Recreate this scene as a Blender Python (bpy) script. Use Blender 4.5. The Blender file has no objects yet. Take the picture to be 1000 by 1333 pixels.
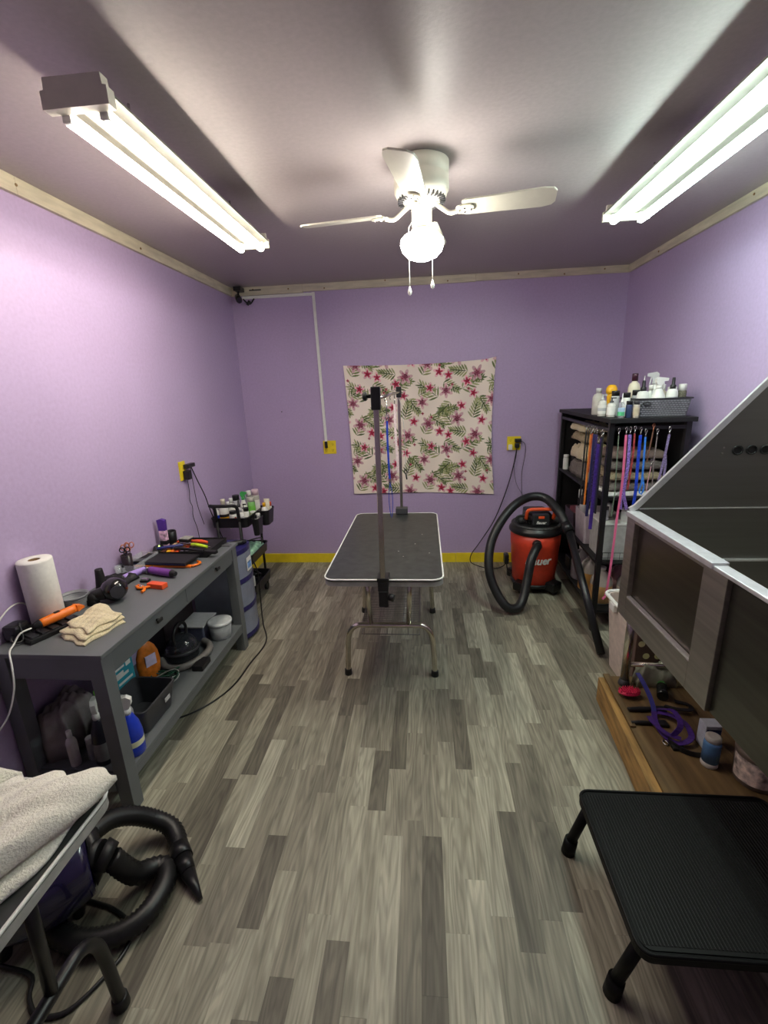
import bpy, bmesh, math, random
import numpy as np
from mathutils import Vector, Matrix
PI = math.pi
S = bpy.context.scene
C = S.collection
random.seed(7)

# ---------------------------------------------------------------- camera
cam_d = bpy.data.cameras.new('camera'); cam = bpy.data.objects.new('camera', cam_d); C.objects.link(cam)
FPX, PITCH, YAW, ROLL, CAMH = 582.92, .268373, .0952263, -.0371703, 1.59
cam_d.sensor_fit = 'VERTICAL'; cam_d.sensor_height = 24.0; cam_d.lens = 24.0 * FPX / 1333.0
cam_d.clip_start = .02
_fw = Vector((-math.sin(YAW)*math.cos(PITCH), math.cos(YAW)*math.cos(PITCH), -math.sin(PITCH)))
_r0 = Vector((math.cos(YAW), math.sin(YAW), 0)); _u0 = _r0.cross(_fw)
_rt = _r0*math.cos(ROLL) + _u0*math.sin(ROLL); _up = -_r0*math.sin(ROLL) + _u0*math.cos(ROLL)
cam.matrix_world = Matrix(((_rt.x, _up.x, -_fw.x, 0), (_rt.y, _up.y, -_fw.y, 0), (_rt.z, _up.z, -_fw.z, CAMH), (0, 0, 0, 1)))
S.camera = cam

# ---------------------------------------------------------------- world, exposure
w = bpy.data.worlds.new('world'); S.world = w; w.use_nodes = True
w.node_tree.nodes['Background'].inputs[0].default_value = (.5, .5, .55, 1)
w.node_tree.nodes['Background'].inputs[1].default_value = .02
S.view_settings.view_transform = 'Standard'; S.view_settings.look = 'None'
S.view_settings.gamma = 1; S.view_settings.use_curve_mapping = False
S.view_settings.exposure = 0.74
TUBE_L = 41.0; TUBE_R = 41.0; GLOBE = 38.0

# ---------------------------------------------------------------- materials
def lin(c):
    return tuple((x/255/12.92 if x/255 <= .04045 else ((x/255+.055)/1.055)**2.4) for x in c)
MATS = {}
def mat(name, rgb, rough=.5, metal=0., var=.08, bump=0., scale=30., stretch=(1, 1, 1), spec=.5, coat=0., alpha=1., trans=0., emit=0., sheen=0.):
    if name in MATS: return MATS[name]
    m = bpy.data.materials.new(name); MATS[name] = m; m.use_nodes = True
    nt = m.node_tree; b = nt.nodes['Principled BSDF']; L = nt.links
    c = lin(rgb)
    tc = nt.nodes.new('ShaderNodeTexCoord'); mp = nt.nodes.new('ShaderNodeMapping'); mp.inputs['Scale'].default_value = stretch
    ns = nt.nodes.new('ShaderNodeTexNoise'); ns.inputs['Scale'].default_value = scale; ns.inputs['Detail'].default_value = 5
    L.new(tc.outputs['Object'], mp.inputs[0]); L.new(mp.outputs[0], ns.inputs['Vector'])
    r = nt.nodes.new('ShaderNodeMapRange'); r.inputs[3].default_value = 1-var*1.6; r.inputs[4].default_value = 1+var*1.6
    r.inputs[1].default_value = .3; r.inputs[2].default_value = .7
    L.new(ns.outputs[0], r.inputs[0])
    mx = nt.nodes.new('ShaderNodeVectorMath'); mx.operation = 'SCALE'; mx.inputs[0].default_value = c
    L.new(r.outputs[0], mx.inputs['Scale']); L.new(mx.outputs[0], b.inputs['Base Color'])
    b.inputs['Roughness'].default_value = rough; b.inputs['Metallic'].default_value = metal
    b.inputs['Specular IOR Level'].default_value = spec; b.inputs['Coat Weight'].default_value = coat
    b.inputs['Alpha'].default_value = alpha; b.inputs['Transmission Weight'].default_value = trans
    if sheen: b.inputs['Sheen Weight'].default_value = sheen
    if bump:
        bp = nt.nodes.new('ShaderNodeBump'); bp.inputs['Strength'].default_value = bump; bp.inputs['Distance'].default_value = .004
        L.new(ns.outputs[0], bp.inputs['Height']); L.new(bp.outputs[0], b.inputs['Normal'])
    if emit:
        b.inputs['Emission Color'].default_value = (*c, 1); b.inputs['Emission Strength'].default_value = emit
    return m

def wall_mat(name, rgb):
    m = mat(name, rgb, .42, 0, .03, .12, 60., spec=.4)
    nt = m.node_tree; b = nt.nodes['Principled BSDF']; L = nt.links
    # slow colour drift of the rolled paint
    src = b.inputs['Base Color'].links[0].from_socket
    tc = nt.nodes.new('ShaderNodeTexCoord'); ns = nt.nodes.new('ShaderNodeTexNoise'); ns.inputs['Scale'].default_value = 1.3; ns.inputs['Detail'].default_value = 3
    L.new(tc.outputs['Object'], ns.inputs['Vector'])
    r = nt.nodes.new('ShaderNodeMapRange'); r.inputs[1].default_value = .3; r.inputs[2].default_value = .7; r.inputs[3].default_value = .96; r.inputs[4].default_value = 1.04
    L.new(ns.outputs[0], r.inputs[0])
    v = nt.nodes.new('ShaderNodeVectorMath'); v.operation = 'SCALE'; L.new(src, v.inputs[0]); L.new(r.outputs[0], v.inputs['Scale'])
    L.new(v.outputs[0], b.inputs['Base Color'])
    return m

LILAC = wall_mat('lilac paint', (184, 164, 200))
CEIL = wall_mat('ceiling paint', (172, 163, 163))
YELLOW = mat('yellow paint', (240, 214, 44), .45, var=.05, scale=12)
TRIMW = mat('raw trim wood', (205, 196, 172), .6, var=.1, scale=6, stretch=(1, 1, 6))
KNOT = mat('nail and knot brown', (150, 120, 80), .7)
WHITE = mat('white enamel', (225, 222, 205), .35, var=.02)
WPLAST = mat('white plastic', (232, 232, 226), .35, var=.03)
CREAMP = mat('cream plastic', (222, 214, 190), .4, var=.04)
BLACK = mat('black plastic', (22, 22, 24), .38, var=.1)
BLACKM = mat('matt black', (16, 15, 17), .6, var=.1)
BLACKR = mat('black rubber', (20, 20, 21), .5, var=.15, scale=80)
GREYD = mat('grey painted wood', (100, 104, 106), .42, var=.06, scale=9, stretch=(1, .2, 1))
CHROME = mat('chrome', (214, 208, 194), .22, 1., var=.04)
STEEL = mat('brushed stainless', (176, 170, 164), .42, 1., var=.10, scale=40, stretch=(1, .04, 1), bump=.03)
STEELX = mat('brushed stainless across', (146, 146, 142), .40, 1., var=.03, scale=40, stretch=(.04, 1, 1), bump=.0)
STEELB = mat('bright rolled steel edge', (232, 232, 234), .48, .9, var=.05)
RED = mat('red vacuum plastic', (216, 66, 42), .38, var=.05)
ORANGE = mat('orange plastic', (240, 120, 20), .4, var=.04)
ORANGER = mat('red orange plastic', (235, 88, 40), .4, var=.05)
LIME = mat('lime green plastic', (190, 220, 40), .4)
BLUE = mat('blue plastic', (30, 60, 190), .3, var=.06)
NAVY = mat('navy plastic', (38, 34, 92), .35, var=.06)
PURPLE = mat('purple plastic', (120, 60, 150), .35)
DPURPLE = mat('deep purple strap', (62, 34, 130), .55, var=.2, scale=90)
LILACP = mat('pale lilac plastic', (168, 140, 214), .35)
TEAL = mat('teal carton', (40, 150, 170), .5)
GREEN = mat('green plastic', (70, 170, 90), .35)
MINT = mat('mint liquid', (96, 200, 140), .25)
PALEG = mat('pale green fabric', (160, 205, 175), .9, var=.2, scale=40)
TAN = mat('tan plastic', (196, 170, 130), .5)
AMBER = mat('amber liquid', (208, 158, 84), .3, var=.15, scale=8)
HAZY = mat('hazy polythene', (214, 210, 200), .4, var=.06, alpha=.75)
CLEAR = mat('clear plastic', (215, 220, 225), .12, var=.02, alpha=.32)
CLEARG = mat('smoky drawer plastic', (150, 156, 175), .3, var=.1, scale=10, alpha=.72)
SMOKE = mat('smoked canister plastic', (52, 54, 60), .12, var=.05, alpha=.82, coat=.4)
TOWELC = mat('cream terry cloth', (222, 208, 170), .95, var=.12, bump=.9, scale=240, sheen=.3)
TOWELW = mat('white terry cloth', (240, 235, 220), .95, var=.05, bump=.9, scale=200, sheen=.3)
TOWELB = mat('worn beige cloth', (170, 156, 126), .95, var=.2, bump=.9, scale=120)
TOWELG = mat('grey towel cloth', (120, 112, 106), .95, var=.2, bump=.9, scale=120)
WOOD = mat('oiled timber', (108, 86, 54), .6, var=.22, scale=6, stretch=(6, .6, 6), bump=.2)
WOODE = mat('golden timber edge', (160, 124, 70), .6, var=.28, scale=7, stretch=(6, .8, 6), bump=.2)
PINK = mat('pink nylon', (226, 110, 150), .5, var=.05)
PINKB = mat('hot pink rubber', (214, 40, 84), .4)
RUBBERT = mat('table rubber', (50, 53, 52), .34, var=.25, scale=22, bump=.25)
DGREY = mat('dark grey plastic', (62, 62, 66), .45, var=.08)
MGREY = mat('mid grey plastic', (128, 130, 134), .45, var=.05)
LGREY = mat('light grey plastic', (190, 190, 192), .45, var=.05)
PAPER = mat('white paper', (232, 230, 224), .8, var=.03, bump=.2, scale=60)
CARD = mat('brown card', (128, 100, 70), .8)
YELP = mat('yellow plastic', (240, 180, 30), .4)
BROWN = mat('brown dotted paper', (92, 70, 62), .5, var=.08)
CREAMD = mat('cream dot print', (232, 224, 170), .5)
LAV = mat('lavender patterned nylon', (140, 112, 190), .5, var=.45, scale=160)
REDL = mat('red patterned nylon', (160, 60, 60), .5, var=.4, scale=160)
BLUEL = mat('royal blue nylon', (30, 66, 190), .45, var=.2, scale=90)
LBLUE = mat('bright blue nylon', (60, 130, 225), .45, var=.2, scale=90)
BROWNL = mat('brown braided nylon', (120, 82, 66), .6, var=.4, scale=160)
ORANGEL = mat('orange nylon', (226, 130, 50), .5)
NAVYL = mat('navy nylon', (34, 34, 84), .5)
SILVER = mat('silver metal', (190, 188, 184), .25, 1.)
COPPER = mat('copper metal', (200, 130, 100), .3, .9)

# steel stool, towels etc use the above; the floor needs its own
def plank_mat():
    m = bpy.data.materials.new('grey oak strip'); m.use_nodes = True
    nt = m.node_tree; b = nt.nodes['Principled BSDF']; L = nt.links; N = nt.nodes.new
    geo = N('ShaderNodeNewGeometry'); oi = N('ShaderNodeObjectInfo'); at = N('ShaderNodeAttribute'); at.attribute_name = 'tone'
    add = N('ShaderNodeMath'); add.operation = 'ADD'; L.new(oi.outputs['Random'], add.inputs[0]); L.new(at.outputs['Fac'], add.inputs[1])
    fr = N('ShaderNodeMath'); fr.operation = 'FRACT'; L.new(add.outputs[0], fr.inputs[0])
    off = N('ShaderNodeCombineXYZ'); ml = N('ShaderNodeMath'); ml.operation = 'MULTIPLY'; ml.inputs[1].default_value = 37.; L.new(fr.outputs[0], ml.inputs[0]); L.new(ml.outputs[0], off.inputs[2]); L.new(ml.outputs[0], off.inputs[1])
    va = N('ShaderNodeVectorMath'); va.operation = 'ADD'; L.new(geo.outputs['Position'], va.inputs[0]); L.new(off.outputs[0], va.inputs[1])
    mp = N('ShaderNodeMapping'); mp.inputs['Scale'].default_value = (1, .07, 1); L.new(va.outputs[0], mp.inputs[0])
    n1 = N('ShaderNodeTexNoise'); n1.inputs['Scale'].default_value = 80; n1.inputs['Detail'].default_value = 6; L.new(mp.outputs[0], n1.inputs['Vector'])
    mp2 = N('ShaderNodeMapping'); mp2.inputs['Scale'].default_value = (1, .16, 1); L.new(va.outputs[0], mp2.inputs[0])
    mp4 = N('ShaderNodeMapping'); mp4.inputs['Scale'].default_value = (1, .10, 1); L.new(va.outputs[0], mp4.inputs[0])
    n4 = N('ShaderNodeTexNoise'); n4.inputs['Scale'].default_value = 13; n4.inputs['Detail'].default_value = 2.5; n4.inputs['Roughness'].default_value = .35; L.new(mp4.outputs[0], n4.inputs['Vector'])
    k1 = N('ShaderNodeMath'); k1.operation = 'MULTIPLY'; k1.inputs[1].default_value = 95.; L.new(n4.outputs[0], k1.inputs[0])
    n2 = N('ShaderNodeMath'); n2.operation = 'SINE'; L.new(k1.outputs[0], n2.inputs[0])
    n3 = N('ShaderNodeTexNoise'); n3.inputs['Scale'].default_value = 14; n3.inputs['Detail'].default_value = 3; L.new(mp2.outputs[0], n3.inputs['Vector'])
    # tone of the strip
    cr = N('ShaderNodeValToRGB'); e = cr.color_ramp.elements
    cols = [(0, (102, 97, 85)), (.22, (129, 124, 109)), (.5, (145, 140, 123)), (.75, (155, 151, 133)), (1, (178, 174, 155))]
    e[0].position = 0; e[0].color = (*lin(cols[0][1]), 1); e[1].position = 1; e[1].color = (*lin(cols[-1][1]), 1)
    for p, c in cols[1:-1]:
        q = e.new(p); q.color = (*lin(c), 1)
    L.new(fr.outputs[0], cr.inputs[0])
    def rng(src, a, bb, lo=.3, hi=.7):
        r = N('ShaderNodeMapRange'); r.inputs[1].default_value = lo; r.inputs[2].default_value = hi; r.inputs[3].default_value = a; r.inputs[4].default_value = bb; L.new(src, r.inputs[0]); return r.outputs[0]
    g1 = rng(n1.outputs[0], .70, 1.24); g2 = rng(n2.outputs[0], .82, 1.05, -1., .4); g3 = rng(n3.outputs[0], .85, 1.12)
    m1 = N('ShaderNodeMath'); m1.operation = 'MULTIPLY'; L.new(g1, m1.inputs[0]); L.new(g2, m1.inputs[1])
    m2 = N('ShaderNodeMath'); m2.operation = 'MULTIPLY'; L.new(m1.outputs[0], m2.inputs[0]); L.new(g3, m2.inputs[1])
    v = N('ShaderNodeVectorMath'); v.operation = 'SCALE'; L.new(cr.outputs[0], v.inputs[0]); L.new(m2.outputs[0], v.inputs['Scale'])
    L.new(v.outputs[0], b.inputs['Base Color']); b.inputs['Roughness'].default_value = .5; b.inputs['Specular IOR Level'].default_value = .35
    bp = N('ShaderNodeBump'); bp.inputs['Strength'].default_value = .15; bp.inputs['Distance'].default_value = .001; L.new(n1.outputs[0], bp.inputs['Height']); L.new(bp.outputs[0], b.inputs['Normal'])
    return m
PLANK = plank_mat()

# ---------------------------------------------------------------- mesh helpers (world coordinates)
def NB(): return bmesh.new()
def box(bm, x0, x1, y0, y1, z0, z1, bev=0., mi=0, M=None):
    r = bmesh.ops.create_cube(bm, size=1.0)
    vs = r['verts']
    bmesh.ops.scale(bm, vec=(x1-x0, y1-y0, z1-z0), verts=vs)
    bmesh.ops.translate(bm, vec=((x0+x1)/2, (y0+y1)/2, (z0+z1)/2), verts=vs)
    if bev > 0:
        es = list({e for v in vs for e in v.link_edges})
        rr = bmesh.ops.bevel(bm, geom=es, offset=bev, segments=2, affect='EDGES', profile=.6)
        vs = list({v for f in rr['faces'] for v in f.verts} | {v for v in vs if v.is_valid})
    fs = {f for v in vs for f in v.link_faces}
    for f in fs: f.material_index = mi
    if M is not None: bmesh.ops.transform(bm, matrix=M, verts=vs)
    return vs
def _ring(bm, c, u, v, r, n, ry=None):
    return [bm.verts.new(c + u*(r*math.cos(2*PI*i/n)) + v*((ry or r)*math.sin(2*PI*i/n))) for i in range(n)]
def _bridge(bm, a, b, mi, smooth=True):
    n = len(a)
    for i in range(n):
        f = bm.faces.new((a[i], a[(i+1) % n], b[(i+1) % n], b[i])); f.material_index = mi; f.smooth = smooth
def _cap(bm, ring, mi, flip=False):
    f = bm.faces.new(ring[::-1] if flip else ring); f.material_index = mi
def cyl(bm, p0, p1, r0, r1=None, n=16, mi=0, cap=True):
    p0, p1 = Vector(p0), Vector(p1); r1 = r0 if r1 is None else r1
    d = (p1-p0).normalized(); u = d.orthogonal().normalized(); v = d.cross(u)
    a = _ring(bm, p0, u, v, r0, n); b = _ring(bm, p1, u, v, r1, n)
    _bridge(bm, a, b, mi)
    if cap: _cap(bm, a, mi, True); _cap(bm, b, mi)
def lathe(bm, prof, o=(0, 0, 0), n=24, mi=0, M=None, capb=True, capt=True, mis=None):
    o = Vector(o); rings = []; X, Y = Vector((1, 0, 0)), Vector((0, 1, 0))
    for r, z in prof: rings.append(_ring(bm, o+Vector((0, 0, z)), X, Y, max(r, 1e-4), n))
    for k in range(len(rings)-1): _bridge(bm, rings[k], rings[k+1], mis[k] if mis else mi)
    if capb: _cap(bm, rings[0], mis[0] if mis else mi, True)
    if capt: _cap(bm, rings[-1], mis[-1] if mis else mi)
    if M is not None: bmesh.ops.transform(bm, matrix=M, verts=[v for r in rings for v in r])
def spline(pts, step=.01, closed=False):
    P = [Vector(p) for p in pts]; n = len(P); out = []
    if n == 2: 
        k = max(2, int((P[1]-P[0]).length/step)); return [P[0].lerp(P[1], i/k) for i in range(k+1)]
    rng = range(n if closed else n-1)
    for i in rng:
        p0 = P[(i-1) % n] if closed or i > 0 else P[0]*2-P[1]; p1 = P[i]; p2 = P[(i+1) % n]; p3 = P[(i+2) % n] if closed or i+2 < n else P[-1]*2-P[-2]
        for k in range(24):
            t = k/24; out.append(.5*((2*p1)+(p2-p0)*t+(2*p0-5*p1+4*p2-p3)*t*t+(3*p1-p0-3*p2+p3)*t**3))
    out.append(P[0].copy() if closed else P[-1].copy())
    # resample
    res = [out[0]]; acc = 0
    L = sum((out[i+1]-out[i]).length for i in range(len(out)-1)); k = max(2, round(L/step)); ds = L/k; tgt = ds
    for i in range(len(out)-1):
        seg = (out[i+1]-out[i]).length
        while seg > 1e-9 and acc+seg >= tgt-1e-9 and len(res) < k:
            res.append(out[i].lerp(out[i+1], (tgt-acc)/seg)); tgt += ds
        acc += seg
    res.append(out[-1])
    if closed: res = res[:-1]
    return res
def frames(pts, closed=False, up=None):
    n = len(pts); T = []
    for i in range(n):
        a = pts[(i-1) % n] if closed or i > 0 else pts[0]; b = pts[(i+1) % n] if closed or i < n-1 else pts[-1]
        d = b-a; T.append(d.normalized() if d.length > 1e-9 else Vector((0, 0, 1)))
    U = []; u = (up or T[0].orthogonal()); 
    for t in T:
        u = (up if up is not None else u); u = u - t*u.dot(t)
        if u.length < 1e-5: u = t.orthogonal()
        u = u.normalized(); U.append(u)
    return T, U
def tube(bm, pts, r, n=8, step=.012, closed=False, mi=0, rib=0., curve=True, rib_mi=None):
    P = spline(pts, step, closed) if curve else [Vector(p) for p in pts]
    T, U = frames(P, closed); rings = []
    for i, p in enumerate(P):
        rr = r(i/(len(P)-1)) if callable(r) else r
        if rib: rr *= 1+rib*(1 if i % 2 else -1)
        rings.append(_ring(bm, p, U[i], T[i].cross(U[i]), rr, n))
    for k in range(len(rings)-1): _bridge(bm, rings[k], rings[k+1], mi)
    if closed: _bridge(bm, rings[-1], rings[0], mi)
    else: _cap(bm, rings[0], mi, True); _cap(bm, rings[-1], mi)
def ribbon(bm, pts, w, t, side, step=.015, mi=0, curve=True):
    P = spline(pts, step) if curve else [Vector(p) for p in pts]
    T, U = frames(P, up=Vector(side)); prev = None
    for i, p in enumerate(P):
        u = U[i]*(w/2); v = T[i].cross(U[i])*(t/2)
        q = [bm.verts.new(p+a) for a in (u+v, -u+v, -u-v, u-v)]
        if prev: _bridge(bm, prev, q, mi, False)
        else: _cap(bm, q, mi, True)
        prev = q
    _cap(bm, prev, mi)
def ball(bm, c, r, n=16, mi=0, M=None):
    r3 = r if isinstance(r, (tuple, list)) else (r, r, r)
    q = bmesh.ops.create_uvsphere(bm, u_segments=n, v_segments=max(6, n//2), radius=1)
    vs = q['verts']; bmesh.ops.scale(bm, vec=r3, verts=vs)
    if M is not None: bmesh.ops.transform(bm, matrix=M, verts=vs)
    bmesh.ops.translate(bm, vec=c, verts=vs)
    for f in {f for v in vs for f in v.link_faces}: f.material_index = mi; f.smooth = True
    return vs
def prism(bm, poly, h0, h1, axis='z', mi=0, M=None, bev=0):
    """poly extruded along an axis; poly given in the two other axes in order"""
    def mk(a, b, h):
        return {'z': (a, b, h), 'y': (a, h, b), 'x': (h, a, b)}[axis]
    lo = [bm.verts.new(mk(a, b, h0)) for a, b in poly]; hi = [bm.verts.new(mk(a, b, h1)) for a, b in poly]
    n = len(poly); fs = []
    for i in range(n): fs.append(bm.faces.new((lo[i], lo[(i+1) % n], hi[(i+1) % n], hi[i])))
    fs.append(bm.faces.new(lo[::-1])); fs.append(bm.faces.new(hi))
    for f in fs: f.material_index = mi
    vs = lo+hi
    if M is not None: bmesh.ops.transform(bm, matrix=M, verts=vs)
    return vs
def rrect(x0, x1, y0, y1, r, k=5):
    o = []
    for cx, cy, a in ((x1-r, y1-r, 0), (x0+r, y1-r, 90), (x0+r, y0+r, 180), (x1-r, y0+r, 270)):
        for i in range(k+1):
            t = math.radians(a+90*i/k); o.append((cx+r*math.cos(t), cy+r*math.sin(t)))
    return o
def root_of(o):
    while o.parent: o = o.parent
    return o
def obj(name, bm, m, parent=None, smooth=None):
    bmesh.ops.recalc_face_normals(bm, faces=bm.faces)
    if parent is not None:
        r = root_of(parent); Mi = (Matrix.Translation(r.location) @ Matrix.Rotation(r.rotation_euler.z, 4, 'Z')).inverted() if not r.get('_mesh') else Matrix.Translation(-r.location)
        bmesh.ops.transform(bm, matrix=Mi, verts=bm.verts); loc = None
    else:
        xs = [v.co for v in bm.verts]; lo = Vector([min(c[i] for c in xs) for i in range(3)]); hi = Vector([max(c[i] for c in xs) for i in range(3)])
        loc = Vector(((lo.x+hi.x)/2, (lo.y+hi.y)/2, lo.z)); bmesh.ops.translate(bm, vec=-loc, verts=bm.verts)
    me = bpy.data.meshes.new(name); bm.to_mesh(me); bm.free()
    for q in (m if isinstance(m, (list, tuple)) else [m]): me.materials.append(q)
    o = bpy.data.objects.new(name, me); C.objects.link(o)
    if parent is not None: o.parent = parent
    else: o.location = loc; o['_mesh'] = 1
    return o
def thing(name, label, cat, loc=(0, 0, 0), rz=0, group=None):
    o = bpy.data.objects.new(name, None); C.objects.link(o); o.empty_display_size = .05
    o.location = loc; o.rotation_euler = (0, 0, rz); o['label'] = label; o['category'] = cat
    if group: o['group'] = group
    return o
def tag(o, label, cat, group=None):
    o['label'] = label; o['category'] = cat
    if group: o['group'] = group
    return o
def struct(name, bm, m):
    o = obj(name, bm, m); o['kind'] = 'structure'; return o
def stuff(o): o['kind'] = 'stuff'; return o
def Rm(c, rz=0, rx=0, ry=0):
    c = Vector(c); return Matrix.Translation(c) @ Matrix.Rotation(rz, 4, 'Z') @ Matrix.Rotation(rx, 4, 'X') @ Matrix.Rotation(ry, 4, 'Y')
def text_bm(s, size, M, depth=.001, shear=0., bold=.0, bend=None):
    cu = bpy.data.curves.new('t', 'FONT'); cu.body = s; cu.size = size; cu.align_x = 'CENTER'; cu.align_y = 'CENTER'
    cu.extrude = depth; cu.shear = shear; cu.offset = bold; cu.resolution_u = 3
    o = bpy.data.objects.new('t', cu); C.objects.link(o); dg = bpy.context.evaluated_depsgraph_get(); dg.update()
    me = bpy.data.meshes.new_from_object(o.evaluated_get(dg)); bm = NB(); bm.from_mesh(me)
    bpy.data.objects.remove(o); bpy.data.meshes.remove(me)
    if bend:
        for v in bm.verts:
            a = v.co.x/bend; z = v.co.z
            v.co = Vector(((bend+z)*math.sin(a), v.co.y, (bend+z)*math.cos(a)-bend))
    bmesh.ops.transform(bm, matrix=M, verts=bm.verts)
    return bm

# ================================================================ THE SETTING
XL, XR, YB, YF, ZC = -1.598, 1.597, 3.975, -1.3, 2.44
bm = NB(); box(bm, XL-.1, XR+.1, YF-.1, YB+.1, -.1, -.005); floor = struct('floor', bm, mat('floor underlay', (92, 86, 76), .8))
bm = NB(); box(bm, XL-.1, XR+.1, YF-.1, YB+.1, ZC, ZC+.1); struct('ceiling', bm, CEIL)
bm = NB(); box(bm, XL-.1, XL, YF, YB, -.005, ZC); struct('wall_left', bm, LILAC)
bm = NB(); box(bm, XR, XR+.1, YF, YB, -.005, ZC); struct('wall_right', bm, LILAC)
bm = NB(); box(bm, XL-.1, XR+.1, YB, YB+.1, -.005, ZC); struct('wall_back', bm, LILAC)
bm = NB(); box(bm, XL-.1, XR+.1, YF-.1, YF, -.005, ZC); struct('wall_front', bm, LILAC)

# floor strips
W = .0715; cols = []
rnd = random.Random(11)
x = XL; k = 0
pieces = []
while x < XR-.001:
    x1 = min(x+W, XR); y = YF - rnd.random()*.45
    while y < YB:
        l = rnd.choice((.30, .38, .45, .45, .52, .60)); a, b = max(y, YF), min(y+l, YB)
        if b-a > .01: pieces.append((x, x1, a, b))
        y += l
    x = x1
def inview(p):
    cx, cy = (p[0]+p[1])/2, (p[2]+p[3])/2
    d = Vector((cx, cy, -CAMH)); kk = d.dot(_fw)
    if kk < .2: return False
    px = 500+FPX*d.dot(_rt)/kk; py = 666.5-FPX*d.dot(_up)/kk
    return -30 < px < 1030 and 700 < py < 1380 and cx > -1.22 and not (cx > .88 and cy < 2.0) and not (cx > 1.08)
vis = sorted([p for p in pieces if inview(p)], key=lambda p: p[2])[:300]; vs_ = set(vis)
bm = NB(); box(bm, -.5, .5, -.5, .5, -.005, 0); me_pl = bpy.data.meshes.new('plank')
bm.to_mesh(me_pl); bm.free(); me_pl.materials.append(PLANK)
G = .0003
floc = floor.location.copy()
for p in vis:
    o = bpy.data.objects.new('plank', me_pl); C.objects.link(o); o.parent = floor
    o.location = Vector(((p[0]+p[1])/2, (p[2]+p[3])/2, 0))-floc; o.scale = (p[1]-p[0]-G, p[3]-p[2]-G, 1)
bm = NB(); lay = bm.faces.layers.float.new('tone')
for p in pieces:
    if p in vs_: continue
    t = rnd.random()
    n0 = len(bm.faces)
    q = [bm.verts.new((a, b, c)) for c in (-.005, 0) for a, b in ((p[0]+G, p[2]+G), (p[1]-G, p[2]+G), (p[1]-G, p[3]-G), (p[0]+G, p[3]-G))]
    for ids in ((4, 5, 6, 7), (0, 1, 5, 4), (1, 2, 6, 5), (2, 3, 7, 6), (3, 0, 4, 7)):
        f = bm.faces.new([q[i] for i in ids]); f[lay] = t
stuff(obj('plank_field', bm, PLANK, floor))

# baseboards and ceiling trim, board by board
def boards(name, mat_, parts_, kind='structure'):
    root = None
    for i, (a, nm) in enumerate(parts_):
        bm = NB(); box(bm, *a, bev=.002)
        if root is None: root = obj(name, bm, mat_); root['kind'] = 'structure'
        else: obj(nm, bm, mat_, root)
    return root
bb = boards('baseboard_back', YELLOW, [((XL, -.36, YB-.014, YB, 0, .088), 'board'), ((-.358, .28, YB-.014, YB, 0, .088), 'board'), ((.282, XR, YB-.014, YB, 0, .090), 'board')])
boards('baseboard_left', YELLOW, [((XL, XL+.014, YF, YB-.014, 0, .088), 'board')])
boards('baseboard_right', YELLOW, [((XR-.014, XR, YF, YB-.014, 0, .088), 'board')])
def trim(name, box_list, knots):
    r = boards(name, TRIMW, box_list)
    bm = NB()
    for kx in knots: ball(bm, kx, (.006, .006, .006), 8)
    stuff(obj('knot', bm, KNOT, r))
tb = trim('trim_1', [((XL, -.98, YB-.019, YB, 2.377, ZC), 'board'), ((-.979, .42, YB-.019, YB, 2.384, ZC), 'board'), ((.421, XR, YB-.019, YB, 2.388, ZC), 'board')],
          [(-1.40, YB-.019, 2.42), (-1.1, YB-.019, 2.41), (-.8, YB-.019, 2.4), (-.3, YB-.019, 2.43), (.2, YB-.019, 2.4), (.75, YB-.019, 2.42), (1.1, YB-.019, 2.4), (1.4, YB-.019, 2.42)])
trim('trim_2', [((XL, XL+.019, 1.9, YB-.02, 2.377, ZC), 'board'), ((XL, XL+.019, -.6, 1.899, 2.376, ZC), 'board'), ((XL, XL+.019, YF, -.601, 2.377, ZC), 'board')], [(XL+.019, 1.35, 2.40), (XL+.019, 1.9, 2.41), (XL+.019, 2.7, 2.4), (XL+.019, 1.1, 2.42)])
trim('trim_3', [((XR-.019, XR, 1.7, YB-.02, 2.388, ZC), 'board'), ((XR-.019, XR, -.7, 1.699, 2.388, ZC), 'board'), ((XR-.019, XR, YF, -.701, 2.388, ZC), 'board')], [(XR-.019, 3.5, 2.41), (XR-.019, 2.6, 2.42), (XR-.019, 2.1, 2.40)])

# ================================================================ LIGHTS
def emission(name, rgb, s):
    m = bpy.data.materials.new(name); m.use_nodes = True; nt = m.node_tree; b = nt.nodes['Principled BSDF']
    b.inputs['Base Color'].default_value = (.9, .9, .9, 1); b.inputs['Emission Color'].default_value = (*rgb, 1); b.inputs['Emission Strength'].default_value = s
    return m
def dim_top_lamp(name, rgb, s):
    # tube emission shaped by normal: upper half dimmed to keep the housing from overexposing
    m = emission(name, rgb, s); nt = m.node_tree; b = nt.nodes['Principled BSDF']
    g = nt.nodes.new('ShaderNodeNewGeometry'); x = nt.nodes.new('ShaderNodeSeparateXYZ'); r = nt.nodes.new('ShaderNodeMapRange'); r.interpolation_type = 'SMOOTHSTEP'
    nt.links.new(g.outputs['Normal'], x.inputs[0]); nt.links.new(x.outputs['Z'], r.inputs[0])
    r.inputs[1].default_value = .0; r.inputs[2].default_value = .35; r.inputs[3].default_value = s; r.inputs[4].default_value = 1.2
    nt.links.new(r.outputs[0], b.inputs['Emission Strength']); return m
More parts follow.
